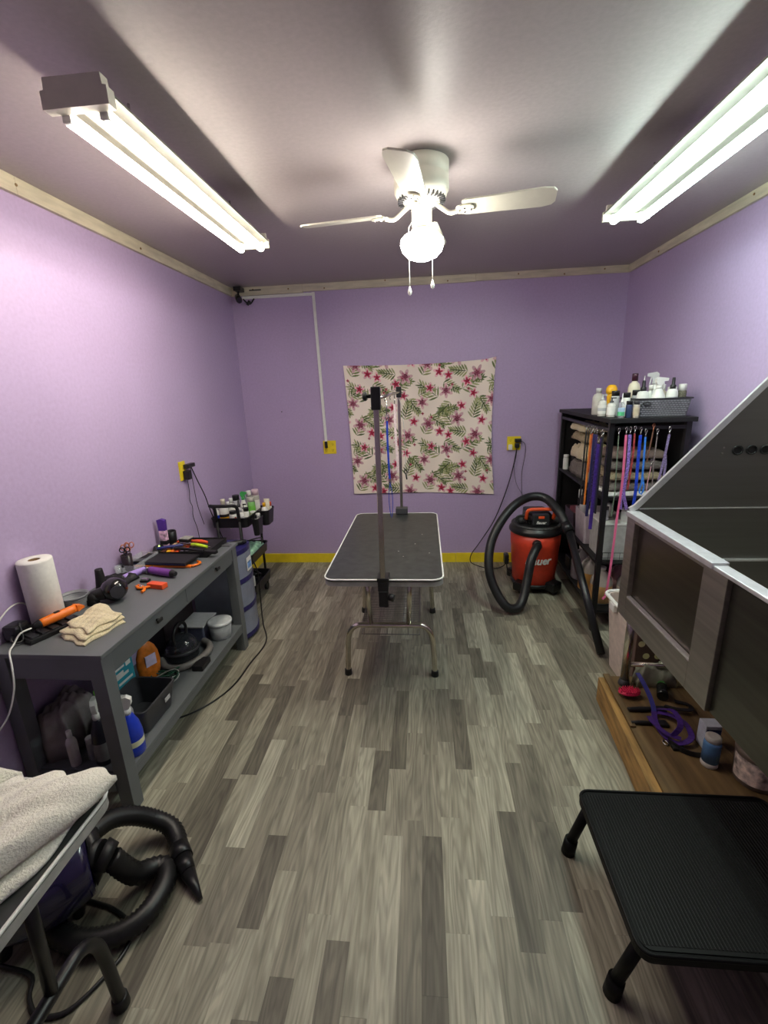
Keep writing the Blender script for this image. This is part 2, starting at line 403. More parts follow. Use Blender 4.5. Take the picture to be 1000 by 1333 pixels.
def shop_light(x0, x1, y0, y1, em, label):
    t = thing('fluorescent_fixture', label, 'ceiling light', ((x0+x1)/2, (y0+y1)/2, 2.30))
    xc = (x0+x1)/2; hw = (x1-x0)/2
    bm = NB(); prism(bm, [(xc-hw*.55, 2.372), (xc-hw*.95, 2.345), (xc-hw*.97, 2.337), (xc-hw*.26, 2.337), (xc-hw*.18, 2.322), (xc+hw*.18, 2.322), (xc+hw*.26, 2.337), (xc+hw*.97, 2.337), (xc+hw*.95, 2.345), (xc+hw*.55, 2.372)], y0+.031, y1-.015, 'y')
    obj('housing', bm, mat('darkened white enamel', (124, 122, 112), .5, var=.03), t)  # white metal coloured grey to hold down the glare of the tubes
    for yy in (y0+.25, y1-.25):
        bm = NB(); tube(bm, [(xc, yy, 2.370), (xc, yy+.02, 2.385), (xc, yy, 2.41), (xc, yy, ZC)], .004, 8, .01); obj('hanger', bm, SILVER, t)
    for ya, yb in ((y0, y0+.03), (y1-.014, y1)):
        bm = NB(); prism(bm, [(xc-hw*.86, 2.376), (xc-hw*.88, 2.35), (xc-hw, 2.348), (xc-hw, 2.308), (xc+hw, 2.308), (xc+hw, 2.348), (xc+hw*.88, 2.35), (xc+hw*.86, 2.376)], ya, yb, 'y')
        obj('end_cap', bm, WHITE, t)
        for s in (-1, 1):
            bm = NB(); yy = (yb, yb+.014) if ya == y0 else (ya-.014, ya)
            box(bm, xc+s*hw*.58-.012, xc+s*hw*.58+.012, yy[0], yy[1], 2.292, 2.336, .003); obj('lamp_socket', bm, WPLAST, t)
    for s in (-1, 1):
        bm = NB(); cyl(bm, (xc+s*hw*.58, y0+.045, 2.306), (xc+s*hw*.58, y1-.03, 2.306), .0175, n=18); obj('fluorescent_tube', bm, em, t)
    return t
EML = dim_top_lamp('warm tube light', (1, .90, .76), TUBE_L); EMR = dim_top_lamp('cool tube light', (.82, 1., .90), TUBE_R)
shop_light(-.962, -.782, 1.30, 2.53, EML, 'white two-tube shop light glowing warm on the ceiling above the desk')
shop_light(.845, 1.055, 1.25, 2.48, EMR, 'white two-tube shop light glowing cool on the ceiling above the steel tub')

# ceiling fan
FX, FY = 0.0, 2.05
fan = thing('ceiling_fan', 'white hugger ceiling fan with four blades and a lit glass globe', 'ceiling fan', (FX, FY, 2.10))
bm = NB(); lathe(bm, [(.088, ZC), (.108, 2.43), (.108, 2.385), (.104, 2.382), (.108, 2.378), (.108, 2.335), (.098, 2.315), (.070, 2.296), (.045, 2.290)], (FX, FY, 0), 40); obj('motor_housing', bm, WHITE, fan)
bm = NB()
for i in range(30):
    a = 2*PI*i/30; M = Matrix.Translation((FX, FY, 0)) @ Matrix.Rotation(a, 4, 'Z')
    box(bm, .066, .094, -.0028, .0028, 2.296, 2.311, 0, 0, M @ Matrix.Translation((.0, 0, .0)) )
stuff(obj('vent_slot', bm, DGREY, fan))
bm = NB(); lathe(bm, [(.045, 2.292), (.040, 2.285), (.040, 2.215), (.034, 2.200), (.036, 2.19)], (FX, FY, 0), 28); obj('light_stem', bm, WHITE, fan)
bm = NB(); lathe(bm, [(.036, 2.205), (.043, 2.202), (.046, 2.19), (.048, 2.180)], (FX, FY, 0), 28); obj('globe_collar', bm, WHITE, fan)
bm = NB(); lathe(bm, [(.046, 2.186), (.072, 2.180), (.086, 2.166), (.088, 2.148), (.080, 2.124), (.060, 2.104), (.030, 2.092), (.004, 2.089)], (FX, FY, 0), 36)
obj('glass_globe', bm, emission('lit globe glass', (1, .95, .86), GLOBE), fan)
for i in range(4):
    a = math.radians(-8+90*i); M = Matrix.Translation((FX, FY, 2.262)) @ Matrix.Rotation(a, 4, 'Z')
    bm = NB(); pts = [M @ Vector(p) for p in ((.05, 0, .03), (.085, 0, .005), (.115, 0, -.012), (.15, 0, -.006))]
    tube(bm, pts, .0085, 10, .006)
    vs = prism(bm, rrect(.135, .205, -.024, .024, .02), -.008, -.002, 'z', M=M @ Matrix.Rotation(math.radians(-13), 4, 'X'))
    ar = obj('blade_arm', bm, WHITE, fan)
    bm = NB(); poly = [(.16, -.036), (.175, -.045), (.46, -.056), (.495, -.048), (.508, -.03), (.508, .03), (.495, .048), (.46, .056), (.175, .045), (.16, .036)]
    prism(bm, poly, 0, .006, 'z', M=M @ Matrix.Rotation(math.radians(-13), 4, 'X')); bl = obj('fan_blade', bm, WHITE, fan)
    bm = NB()
    for px, py in ((.17, .012), (.17, -.012), (.195, 0)):
        M2 = M @ Matrix.Rotation(math.radians(-13), 4, 'X'); cyl(bm, M2 @ Vector((px, py, -.012)), M2 @ Vector((px, py, -.007)), .004, n=8)
    stuff(obj('screw', bm, SILVER, ar))
for nm, dx, dy, zb in (('a', -.052, -.03, 1.965), ('b', .041, -.03, 1.985)):
    bm = NB(); tube(bm, [(FX+dx*.7, FY+dy, 2.225), (FX+dx*1.0, FY+dy, 2.2), (FX+dx, FY+dy, zb+.02)], .0016, 6, .03); pc = obj('pull_chain', bm, WPLAST, fan)
    bm = NB(); lathe(bm, [(.001, .028), (.004, .02), (.0085, .006), (.007, -.004), (.001, -.009)], (FX+dx, FY+dy, zb), 14); obj('pull_knob', bm, WPLAST, pc)

# ================================================================ BACK WALL
# floral cloth, print painted as point colours
def cloth():
    NX, NZ = 400, 350
    u = np.linspace(0, 1, NX)[None, :].repeat(NZ, 0); v = np.linspace(0, 1, NZ)[:, None].repeat(NX, 1)
    BL, BR, TL, TR = (-.645, .672), (.612, .648), (-.682, 1.792), (.600, 1.800)
    X = (1-v)*((1-u)*BL[0]+u*BR[0])+v*((1-u)*TL[0]+u*TR[0]); Z = (1-v)*((1-u)*BL[1]+u*BR[1])+v*((1-u)*TL[1]+u*TR[1])
    # edges pulled in between the nails
    X = X + .026*np.sin(PI*v)*(u < .5)*(1-2*u)*.4 - .030*np.sin(PI*v)*(u > .5)*(2*u-1)
    Z = Z + .014*np.sin(PI*u)*(v < .5)*(1-2*v) - .018*np.sin(PI*u)*(v > .5)*(2*v-1) + .012*np.exp(-((u-1)**2)/.002)*(v > .5)*(2*v-1)
    Y = 3.962 - .006*np.sin(u*9)*np.sin(v*3+1)-.003*np.sin(u*31+v*5)-.002*np.cos(v*23+u*3)
    px, pz = u*1.28, v*1.13
    col = np.zeros((NZ, NX, 3)); col[:] = lin((250, 236, 222))
    rs = np.random.RandomState(3)
    tint = .97+.05*np.sin(px*17+np.sin(pz*13))[..., None]; col *= tint
    def stamp(cx, cz, R, fn, rgb):
        m = (abs(px-cx) < R) & (abs(pz-cz) < R)
        if not m.any(): return
        a, rr = px[m]-cx, pz[m]-cz; mask = fn(a, rr)
        s = col[m]; s[mask] = np.array(lin(rgb))*(.85+.3*rs.rand()); col[m] = s
    def leaf(cx, cz, ang, l, wd, rgb):
        c, s = math.cos(ang), math.sin(ang)
        def fn(a, b):
            t = (a*c+b*s)/l; q = (-a*s+b*c)
            return (t > 0) & (t < 1) & (abs(q) < wd*np.sin(np.clip(t, 0, 1)*PI)**.8)
        stamp(cx, cz, l*1.05, fn, rgb)
    greens = [(140, 148, 96), (112, 124, 72), (168, 170, 124), (96, 110, 66), (156, 158, 106)]
    def frond(cx, cz, ang, L, n=7):
        for i in range(n):
            t = i/n; bx, bz = cx+math.cos(ang)*L*t, cz+math.sin(ang)*L*t
            for sg in (1, -1):
                leaf(bx, bz, ang+sg*(.95-.5*t), L*(.46-.16*t), .0074, greens[rs.randint(5)])
        leaf(cx, cz, ang, L*1.15, .005, (74, 84, 50))
    def flower(cx, cz, R, petals, outer, inner, core, rot):
        def st(k, ph, fr):
            def fn(a, b):
                r = np.hypot(a, b); th = np.arctan2(b, a)+ph
                return r < R*fr*(.42+.58*np.abs(np.cos(th*k/2))**1.5)
            return fn
        stamp(cx, cz, R*1.1, st(petals, rot, 1.), outer); stamp(cx, cz, R*1.1, st(petals, rot+.12, .64), inner); stamp(cx, cz, R*1.1, st(petals, rot+.5, .36), core)
        for i in range(7):
            a = rs.rand()*6.28; stamp(cx+math.cos(a)*R*.3, cz+math.sin(a)*R*.3, R*.09, lambda p, q: np.hypot(p, q) < R*.07, (90, 30, 44))
    # repeating motif, two across and two and a half down like a printed cotton
    motif = []
    for i in range(7): motif.append(('frond', [(.19, .10), (.06, .29), (.40, .16), (.32, .37), (.12, .44), (.50, .42), (.55, .09)][i], [2.5, 1.1, .5, 2.2, -.6, 1.3, -1.0][i], [.13, .11, .13, .12, .10, .11, .1][i]))
    for i in range(6): motif.append(('frond', [(.24, .22), (.44, .30), (.02, .12), (.30, .05), (.22, .47), (.58, .27)][i], [-.5, 3.0, .4, -2.4, .3, -2.8][i], .10))
    for p, R in (((.10, .38), .040), ((.36, .42), .042), ((.52, .28), .040), ((.26, .15), .038), ((.05, .06), .036)): motif.append(('mauve', p, R))
    for p, R in (((.20, .31), .033), ((.28, .28), .030), ((.44, .22), .033), ((.40, .02), .031), ((.58, .40), .032), ((.12, .18), .031), ((.50, .12), .030)): motif.append(('red', p, R))
    for ox in (-.61, 0, .61, 1.22):
        for oz in (-.26, .245, .75, 1.255):
            sh = .0
            for mo in motif:
                if mo[0] == 'frond': frond(mo[1][0]+ox, mo[1][1]+oz, mo[2], mo[3]*1.5)
            for mo in motif:
                if mo[0] == 'mauve': flower(mo[1][0]+ox, mo[1][1]+oz, mo[2]*1.7, 6, (216, 178, 180), (184, 116, 132), (130, 56, 78), mo[1][0]*30)
                if mo[0] == 'red': flower(mo[1][0]+ox, mo[1][1]+oz, mo[2]*1.55, 5, (232, 186, 190), (204, 66, 98), (156, 24, 56), mo[1][0]*30)
            for q in range(5): flower(rs.rand()*.61+ox, rs.rand()*.5+oz, .014, 4, (198, 100, 116), (170, 50, 72), (110, 30, 50), 0)
    verts = np.stack([X, Y, Z], -1).reshape(-1, 3); o0 = np.array([0, 3.962, .65]); verts = verts-o0
    idx = np.arange(NX*NZ).reshape(NZ, NX)
    f = np.stack([idx[:-1, :-1], idx[:-1, 1:], idx[1:, 1:], idx[1:, :-1]], -1).reshape(-1, 4)
    me = bpy.data.meshes.new('floral_cloth'); me.from_pydata(verts.tolist(), [], f.tolist())
    ca = me.color_attributes.new('print', 'FLOAT_COLOR', 'POINT')
    ca.data.foreach_set('color', np.concatenate([col.reshape(-1, 3), np.ones((NX*NZ, 1))], 1).astype(np.float32).ravel())
    m = bpy.data.materials.new('printed cotton'); m.use_nodes = True; nt = m.node_tree; b = nt.nodes['Principled BSDF']
    at = nt.nodes.new('ShaderNodeAttribute'); at.attribute_name = 'print'; nt.links.new(at.outputs['Color'], b.inputs['Base Color']); b.inputs['Roughness'].default_value = .9
    me.materials.append(m)
    o = bpy.data.objects.new('floral_cloth', me); C.objects.link(o); o.location = o0
    md = o.modifiers.new('thick', 'SOLIDIFY'); md.thickness = .0015; md.offset = 0
    for p in me.polygons: p.use_smooth = True
    tag(o, 'cream cotton cloth with red flowers and green leaves pinned over the back wall', 'cloth')
cloth()

def outlet(name, label, cx, cz, wall='back', w_=.115, h=.118, m=YELLOW, cy=None):
    y = YB
    if wall == 'back':
        t = thing(name, label, 'outlet', (cx, y, cz-h/2))
        bm = NB(); box(bm, cx-w_/2, cx+w_/2, y-.007, y, cz-h/2, cz+h/2, .002); obj('face_plate', bm, m, t)
        for dx in ((-w_/4, w_/4) if w_ > .1 else (0,)):
            for dz in (-.026, .026):
                bm = NB(); box(bm, cx+dx-.013, cx+dx+.013, y-.010, y-.006, cz+dz-.016, cz+dz+.016, .001); s = obj('socket', bm, m, t)
                bm = NB(); box(bm, cx+dx-.007, cx+dx-.005, y-.0105, y-.009, cz+dz-.002, cz+dz+.008); box(bm, cx+dx+.005, cx+dx+.007, y-.0105, y-.009, cz+dz-.002, cz+dz+.008); box(bm, cx+dx-.002, cx+dx+.002, y-.0105, y-.009, cz+dz-.010, cz+dz-.006); obj('slots', bm, BLACKM, s)
    else:
        t = thing(name, label, 'outlet', (XL, cy, cz-h/2))
        bm = NB(); box(bm, XL, XL+.007, cy-w_/2, cy+w_/2, cz-h/2, cz+h/2, .002); obj('face_plate', bm, m, t)
        for dz in (-.026, .026):
            bm = NB(); box(bm, XL+.006, XL+.010, cy-.013, cy+.013, cz+dz-.016, cz+dz+.016, .001); obj('socket', bm, m, t)
    return t
outlet('wall_outlet', 'yellow outlet plate at the bottom end of the white conduit', -.846, 1.102)
outlet('wall_outlet', 'yellow outlet plate right of the floral cloth, above the red vacuum', .770, 1.096)
outlet('wall_outlet', 'yellow outlet plate on the left wall above the desk', 0, 1.115, 'left', .075, .125, cy=2.80)
bm = NB(); box(bm, -1.292, -1.218, YB-.006, YB, 1.368, 1.484, .002); bp_ = tag(obj('blank_plate', bm, LILAC), 'lilac-painted blank wall plate left of the white conduit', 'wall plate')
bm = NB(); cyl(bm, (-1.255, YB-.0065, 1.426), (-1.255, YB-.009, 1.426), .005, n=10); obj('screw', bm, DGREY, bp_)

# conduit
cd = thing('cable_conduit', 'white cable conduit running under the trim and down to the outlet', 'conduit', (-.88, YB, 1.15))
bm = NB(); box(bm, -1.50, -.905, YB-.014, YB, 2.352, 2.374, .002); obj('horizontal_run', bm, WPLAST, cd)
bm = NB(); prism(bm, [(-.908, 2.376), (-.886, 2.376), (-.864, 1.155), (-.886, 1.155)], YB-.014, YB, 'y'); obj('vertical_run', bm, WPLAST, cd)
bm = NB(); box(bm, -.885, -.862, YB-.034, YB-.0105, 1.098, 1.156, .004)
pl = tag(obj('black_plug', bm, BLACK), 'small black plug in the outlet below the white conduit', 'plug')

# security camera
sc = thing('security_camera', 'small black security camera in the upper left back corner', 'camera', (-1.50, 3.86, 2.29))
bm = NB(); box(bm, -1.53, -1.47, 3.86, 3.95, 2.40, 2.432, .004); tube(bm, [(-1.50, 3.90, 2.40), (-1.50, 3.88, 2.375), (-1.49, 3.87, 2.36)], .008, 8); obj('mount', bm, BLACK, sc)
bm = NB(); cyl(bm, (-1.525, 3.93, 2.365), (-1.465, 3.80, 2.315), .024, n=18); obj('camera_body', bm, BLACK, sc)
bm = NB(); cyl(bm, (-1.4655, 3.801, 2.3153), (-1.4645, 3.799, 2.3145), .018, n=18); obj('lens', bm, mat('dark lens', (30, 16, 50), .08, coat=.5), sc)
bm = NB(); tube(bm, [(-1.47, 3.90, 2.34), (-1.42, 3.90, 2.30), (-1.39, 3.935, 2.345)], .006, 8); cyl(bm, (-1.44, 3.90, 2.295), (-1.415, 3.90, 2.325), .012); obj('antenna', bm, BLACK, sc)
bm = NB(); box(bm, -1.43, -1.33, YB-.026, YB-.020, 2.41, 2.418, .001); obj('bracket_arm', bm, BLACK, sc)

# ================================================================ GROOMING TABLE
def groom_table(loc, L_, W_, H_, label, leg_m, ax='y', detailed=True):
    t = thing('grooming_table', label, 'table', (0, 0, 0))
    hl, hw = L_/2, W_/2; r = .05
    bm = NB(); prism(bm, rrect(-hw+.004, hw-.004, -hl+.004, hl-.004, r), H_-.012, H_, 'z'); obj('table_top', bm, RUBBERT, t)
    bm = NB(); a = rrect(-hw, hw, -hl, hl, r+.003); 
    pts = [Vector((p[0], p[1], H_-.002)) for p in a]; 
    tube(bm, pts, .0042, 8, closed=True, curve=False); obj('white_edge_trim', bm, WPLAST, t)
    bm = NB(); o1 = rrect(-hw+.001, hw-.001, -hl+.001, hl-.001, r)
    prism(bm, o1, H_-.036, H_-.0125, 'z'); obj('edge_band', bm, mat('pale aluminium band', (176, 176, 172), .45, .3), t)
    for yy in (-hl+.285, hl-.135) if ax == 'y' else (-hl+.09, hl-.09):
        sgn = -1 if yy < 0 else 1
        hz = .315
        bm = NB(); P = [(-.25, yy, .012), (-.25+.004, yy, .10), (-.238, yy, .22), (-.222, yy, .28), (-.185, yy, hz), (-.13, yy, hz+.004), (0, yy, hz+.004), (.13, yy, hz+.004), (.185, yy, hz), (.222, yy, .28), (.238, yy, .22), (.246, yy, .10), (.25, yy, .012)]
        tube(bm, P, .0155, 14, .014); lg = obj('leg_arch', bm, leg_m, t)
        for s in (-1, 1):
            bm = NB(); cyl(bm, (s*.105, yy, hz), (s*.122, yy-sgn*.0, H_-.036), .0135, n=14); obj('upright', bm, leg_m, t)
            bm = NB(); lathe(bm, [(.021, 0), (.022, .004), (.020, .034), (.017, .037)], (s*.25, yy, 0), 14); obj('rubber_foot', bm, BLACKR, lg)
    if detailed:
        bm = NB(); z0 = .29; ya, yb = -hl+.33, hl-.18
        for i in range(46):
            y = ya+(yb-ya)*i/45; tube(bm, [(-.165, y, z0), (.165, y, z0)], .0019, 5, .4)
        for xx in (-.165, -.07, .07, .165): tube(bm, [(xx, ya, z0-.003), (xx, yb, z0-.003)], .0025, 6, .5)
        for zz in (z0+.0, z0-.055): tube(bm, [(-.165, ya, zz), (.165, ya, zz), (.165, yb, zz), (-.165, yb, zz)], .003, 6, closed=True, curve=False)
        for xx in (-.15, -.02, .10): tube(bm, [(xx, ya, z0), (xx, ya, z0-.055)], .0022, 5, curve=False)
        stuff(obj('wire_shelf', bm, mat('dark steel wire', (120, 116, 114), .3, .9), t))
        for xx in (-.13, .13): 
            for y in (ya+.0, yb):
                bm = NB(); tube(bm, [(xx, y, z0), (xx*1.05, y+(-.03 if y < 0 else .03), z0+.04)], .003, 6, curve=False); obj('shelf_hanger', bm, CHROME, t)
    t.location = loc
    if ax == 'x': t.rotation_euler.z = PI/2
    return t
gt = groom_table((-.205, 2.532, 0), 1.17, .575, .72, 'black-topped grooming table with chrome legs in the middle of the floor', CHROME)
bm = NB()
for x_, y_ in ((-.06, 2.45), (-.12, 2.25), (-.02, 2.62), (.02, 2.3), (-.15, 2.33)): ball(bm, (x_, y_, .7204), (.003, .002, .001), 6)
tag(stuff(obj('lint_specks', bm, WPLAST)), 'tiny white lint specks scattered on the black grooming table top', 'lint')

# grooming arms
def clampblock(parent, x, y, z, s):
    bm = NB(); box(bm, x-.028, x+.028, y-.02, y+.045, z+.001, z+.022, .005); obj('clamp_jaw', bm, mat('dark cast metal', (60, 60, 62), .4, .7), parent)
bm = NB(); box(bm, -.2115, -.1885, 1.9085, 1.9315, .64, 1.575, .003); ga = obj('arm_post', bm, CHROME, gt); ga['label'] = 'near square grooming post with black clamps'
bm = NB(); box(bm, -.228, -.172, 1.905, 1.985, .7225, .744, .005); box(bm, -.225, -.175, 1.905, 1.940, .675, .723, .006); obj('table_clamp', bm, BLACK, ga)
bm = NB(); box(bm, -.222, -.178, 1.9, 1.944, .60, .68, .006); cyl(bm, (-.175, 1.92, .645), (-.150, 1.915, .640), .018, n=10); cyl(bm, (-.19, 1.93, .60), (-.19, 1.93, .59), .012); obj('clamp_knob', bm, BLACKM, ga)
bm = NB(); box(bm, -.220, -.180, 1.902, 1.938, 1.505, 1.60, .005); obj('top_block', bm, BLACK, ga)
bm = NB(); cyl(bm, (-.222, 1.92, 1.562), (-.238, 1.92, 1.562), .008); lathe(bm, [(.004, 0), (.018, .003), (.02, .012), (.012, .02)], (0, 0, 0), 10, M=Matrix.Translation((-.236, 1.92, 1.562)) @ Matrix.Rotation(-PI/2, 4, 'Y')); obj('top_knob', bm, BLACKM, ga)
bm = NB(); tube(bm, [(-.199, 1.94, 1.552), (-.165, 3.09, 1.565)], .008, 10, .5); 
for i in range(3):
    y = 2.25+i*.26; tube(bm, [(-.19+i*.007, y-.02, 1.556), (-.19+i*.007, y-.01, 1.535), (-.19+i*.007, y+.01, 1.535), (-.19+i*.007, y+.02, 1.556)], .003, 6, .006)
obj('cross_bar', bm, CHROME, ga)
bm = NB(); box(bm, -.178, -.158, 3.100, 3.120, .60, 1.545, .003); gb = obj('arm_post', bm, CHROME, gt); gb['label'] = 'far slimmer grooming post'
bm = NB(); box(bm, -.21, -.125, 3.07, 3.135, .7225, .765, .005); box(bm, -.20, -.135, 3.122, 3.15, .64, .723, .005); obj('table_clamp', bm, DGREY, gb)
bm = NB(); box(bm, -.185, -.150, 3.095, 3.128, 1.53, 1.60, .004); obj('top_block', bm, BLACK, gb)
# loops hanging from the cross bar
t = thing('grooming_loop', 'blue grooming noose hanging from the bar over the table', 'noose', (-.185, 2.27, 1.0))
bm = NB(); tube(bm, [(-.183, 2.25, 1.533), (-.183, 2.25, 1.47)], .003, 6, curve=False); tube(bm, [(-.183, 2.25, 1.47), (-.190, 2.25, 1.45), (-.183, 2.25, 1.435), (-.176, 2.25, 1.45)], .0025, 6, closed=True, step=.004); obj('snap_hook', bm, SILVER, t)
bm = NB(); ribbon(bm, [(-.183, 2.25, 1.435), (-.184, 2.25, 1.35), (-.181, 2.25, 1.2), (-.178, 2.25, 1.13)], .010, .003, (1, 0, 0)); ribbon(bm, [(-.178, 2.25, 1.13), (-.168, 2.25, 1.06), (-.168, 2.25, .99), (-.176, 2.25, .935), (-.184, 2.25, .99), (-.186, 2.25, 1.06), (-.178, 2.25, 1.13)], .003, .008, (1, 0, 0)); obj('strap', bm, BLUEL, t)
bm = NB(); box(bm, -.186, -.170, 2.246, 2.254, 1.12, 1.145, .002); obj('slide', bm, SILVER, t)
t = thing('grooming_loop', 'white patterned strap hanging beside the far grooming post', 'strap', (-.16, 2.77, 1.05))
bm = NB(); tube(bm, [(-.176, 2.77, 1.536), (-.176, 2.77, 1.50)], .003, 6, curve=False); obj('snap_hook', bm, SILVER, t)
bm = NB(); ribbon(bm, [(-.176, 2.77, 1.50), (-.176, 2.77, 1.35), (-.173, 2.77, 1.25), (-.168, 2.77, 1.18), (-.166, 2.77, 1.08)], .015, .002, (1, 0, 0)); obj('strap', bm, mat('pale pink patterned nylon', (210, 190, 192), .6, var=.15, scale=120), t)
t = thing('snap_leash', 'thin clear cord with small black clip hanging off the far post', 'leash', (-.13, 3.0, 1.0))
bm = NB(); tube(bm, [(-.163, 3.0, 1.53), (-.142, 3.0, 1.45), (-.128, 3.0, 1.2), (-.128, 3.0, 1.06)], .002, 6, .03); obj('cord', bm, HAZY, t)
bm = NB(); tube(bm, [(-.128, 3.0, 1.06), (-.118, 3.0, 1.045), (-.128, 3.0, 1.03), (-.138, 3.0, 1.045)], .003, 6, closed=True, step=.005); cyl(bm, (-.128, 3.0, 1.03), (-.122, 3.0, .99), .005); obj('clip', bm, BLACK, t)

# ================================================================ DESK
DX0, DX1, DY0, DY1, DZ = XL+.003, -1.150, 1.298, 2.515, .715
dk = thing('console_desk', 'grey painted wooden desk with two drawers and a low shelf on the left wall', 'desk', ((DX0+DX1)/2, (DY0+DY1)/2, 0))
bm = NB(); box(bm, DX0, DX1, DY0, DY1, DZ-.018, DZ, .003); obj('desk_top', bm, GREYD, dk)
LW = .055
for x0, x1 in ((DX0+.004, DX0+.004+LW), (DX1-.012-LW, DX1-.012)):
    for y0, y1 in ((DY0+.01, DY0+.01+LW), (DY1-.01-LW, DY1-.01)):
        bm = NB(); box(bm, x0, x1, y0, y1, 0, DZ-.018, .002); obj('leg', bm, GREYD, dk)
bm = NB(); box(bm, DX0+.06, DX1-.067, DY0+.018, DY0+.036, DZ-.115, DZ-.019, .001); obj('end_panel', bm, GREYD, dk)
bm = NB(); box(bm, DX0+.06, DX1-.067, DY0+.004, DY0+.022, .105, .18, .001); obj('end_rail', bm, GREYD, dk)
bm = NB(); box(bm, DX0+.06, DX1-.067, DY1-.036, DY1-.018, DZ-.115, DZ-.019, .001); obj('end_panel', bm, GREYD, dk)
bm = NB(); box(bm, DX0, DX0+.014, DY0+.066, DY1-.066, DZ-.115, DZ-.019); obj('back_rail', bm, GREYD, dk)
bm = NB(); box(bm, DX1-.040, DX1-.022, DY0+.066, DY1-.066, DZ-.115, DZ-.1005, .001); obj('front_rail', bm, GREYD, dk)
ym = (DY0+DY1)/2
for a, b in ((DY0+.0665, ym-.0015), (ym+.0015, DY1-.0665)):
    bm = NB(); box(bm, DX1-.036, DX1-.016, a, b, DZ-.099, DZ-.022, .002); dr = obj('drawer', bm, GREYD, dk)
    yc = (a+b)/2 + (.02 if a < ym else .05)
    bm = NB(); cyl(bm, (DX1-.017, yc, DZ-.055), (DX1-.002, yc, DZ-.055), .006); box(bm, DX1-.004, DX1+.004, yc-.018, yc+.018, DZ-.064, DZ-.048, .003); obj('handle', bm, BLACKM, dr)
bm = NB(); box(bm, DX0+.001, DX1-.014, DY0+.025, DY1-.025, .165, .183, .002); box(bm, DX1-.028, DX1-.0145, DY0+.066, DY1-.066, .13, .164, .001); obj('lower_shelf', bm, GREYD, dk)
bm = NB()
for sy in (DY1-.030,): 
    box(bm, DX1-.085, DX1-.05, sy-.001, sy+.012, DZ+.0, DZ+.004)
bm.free()
SZ = .183

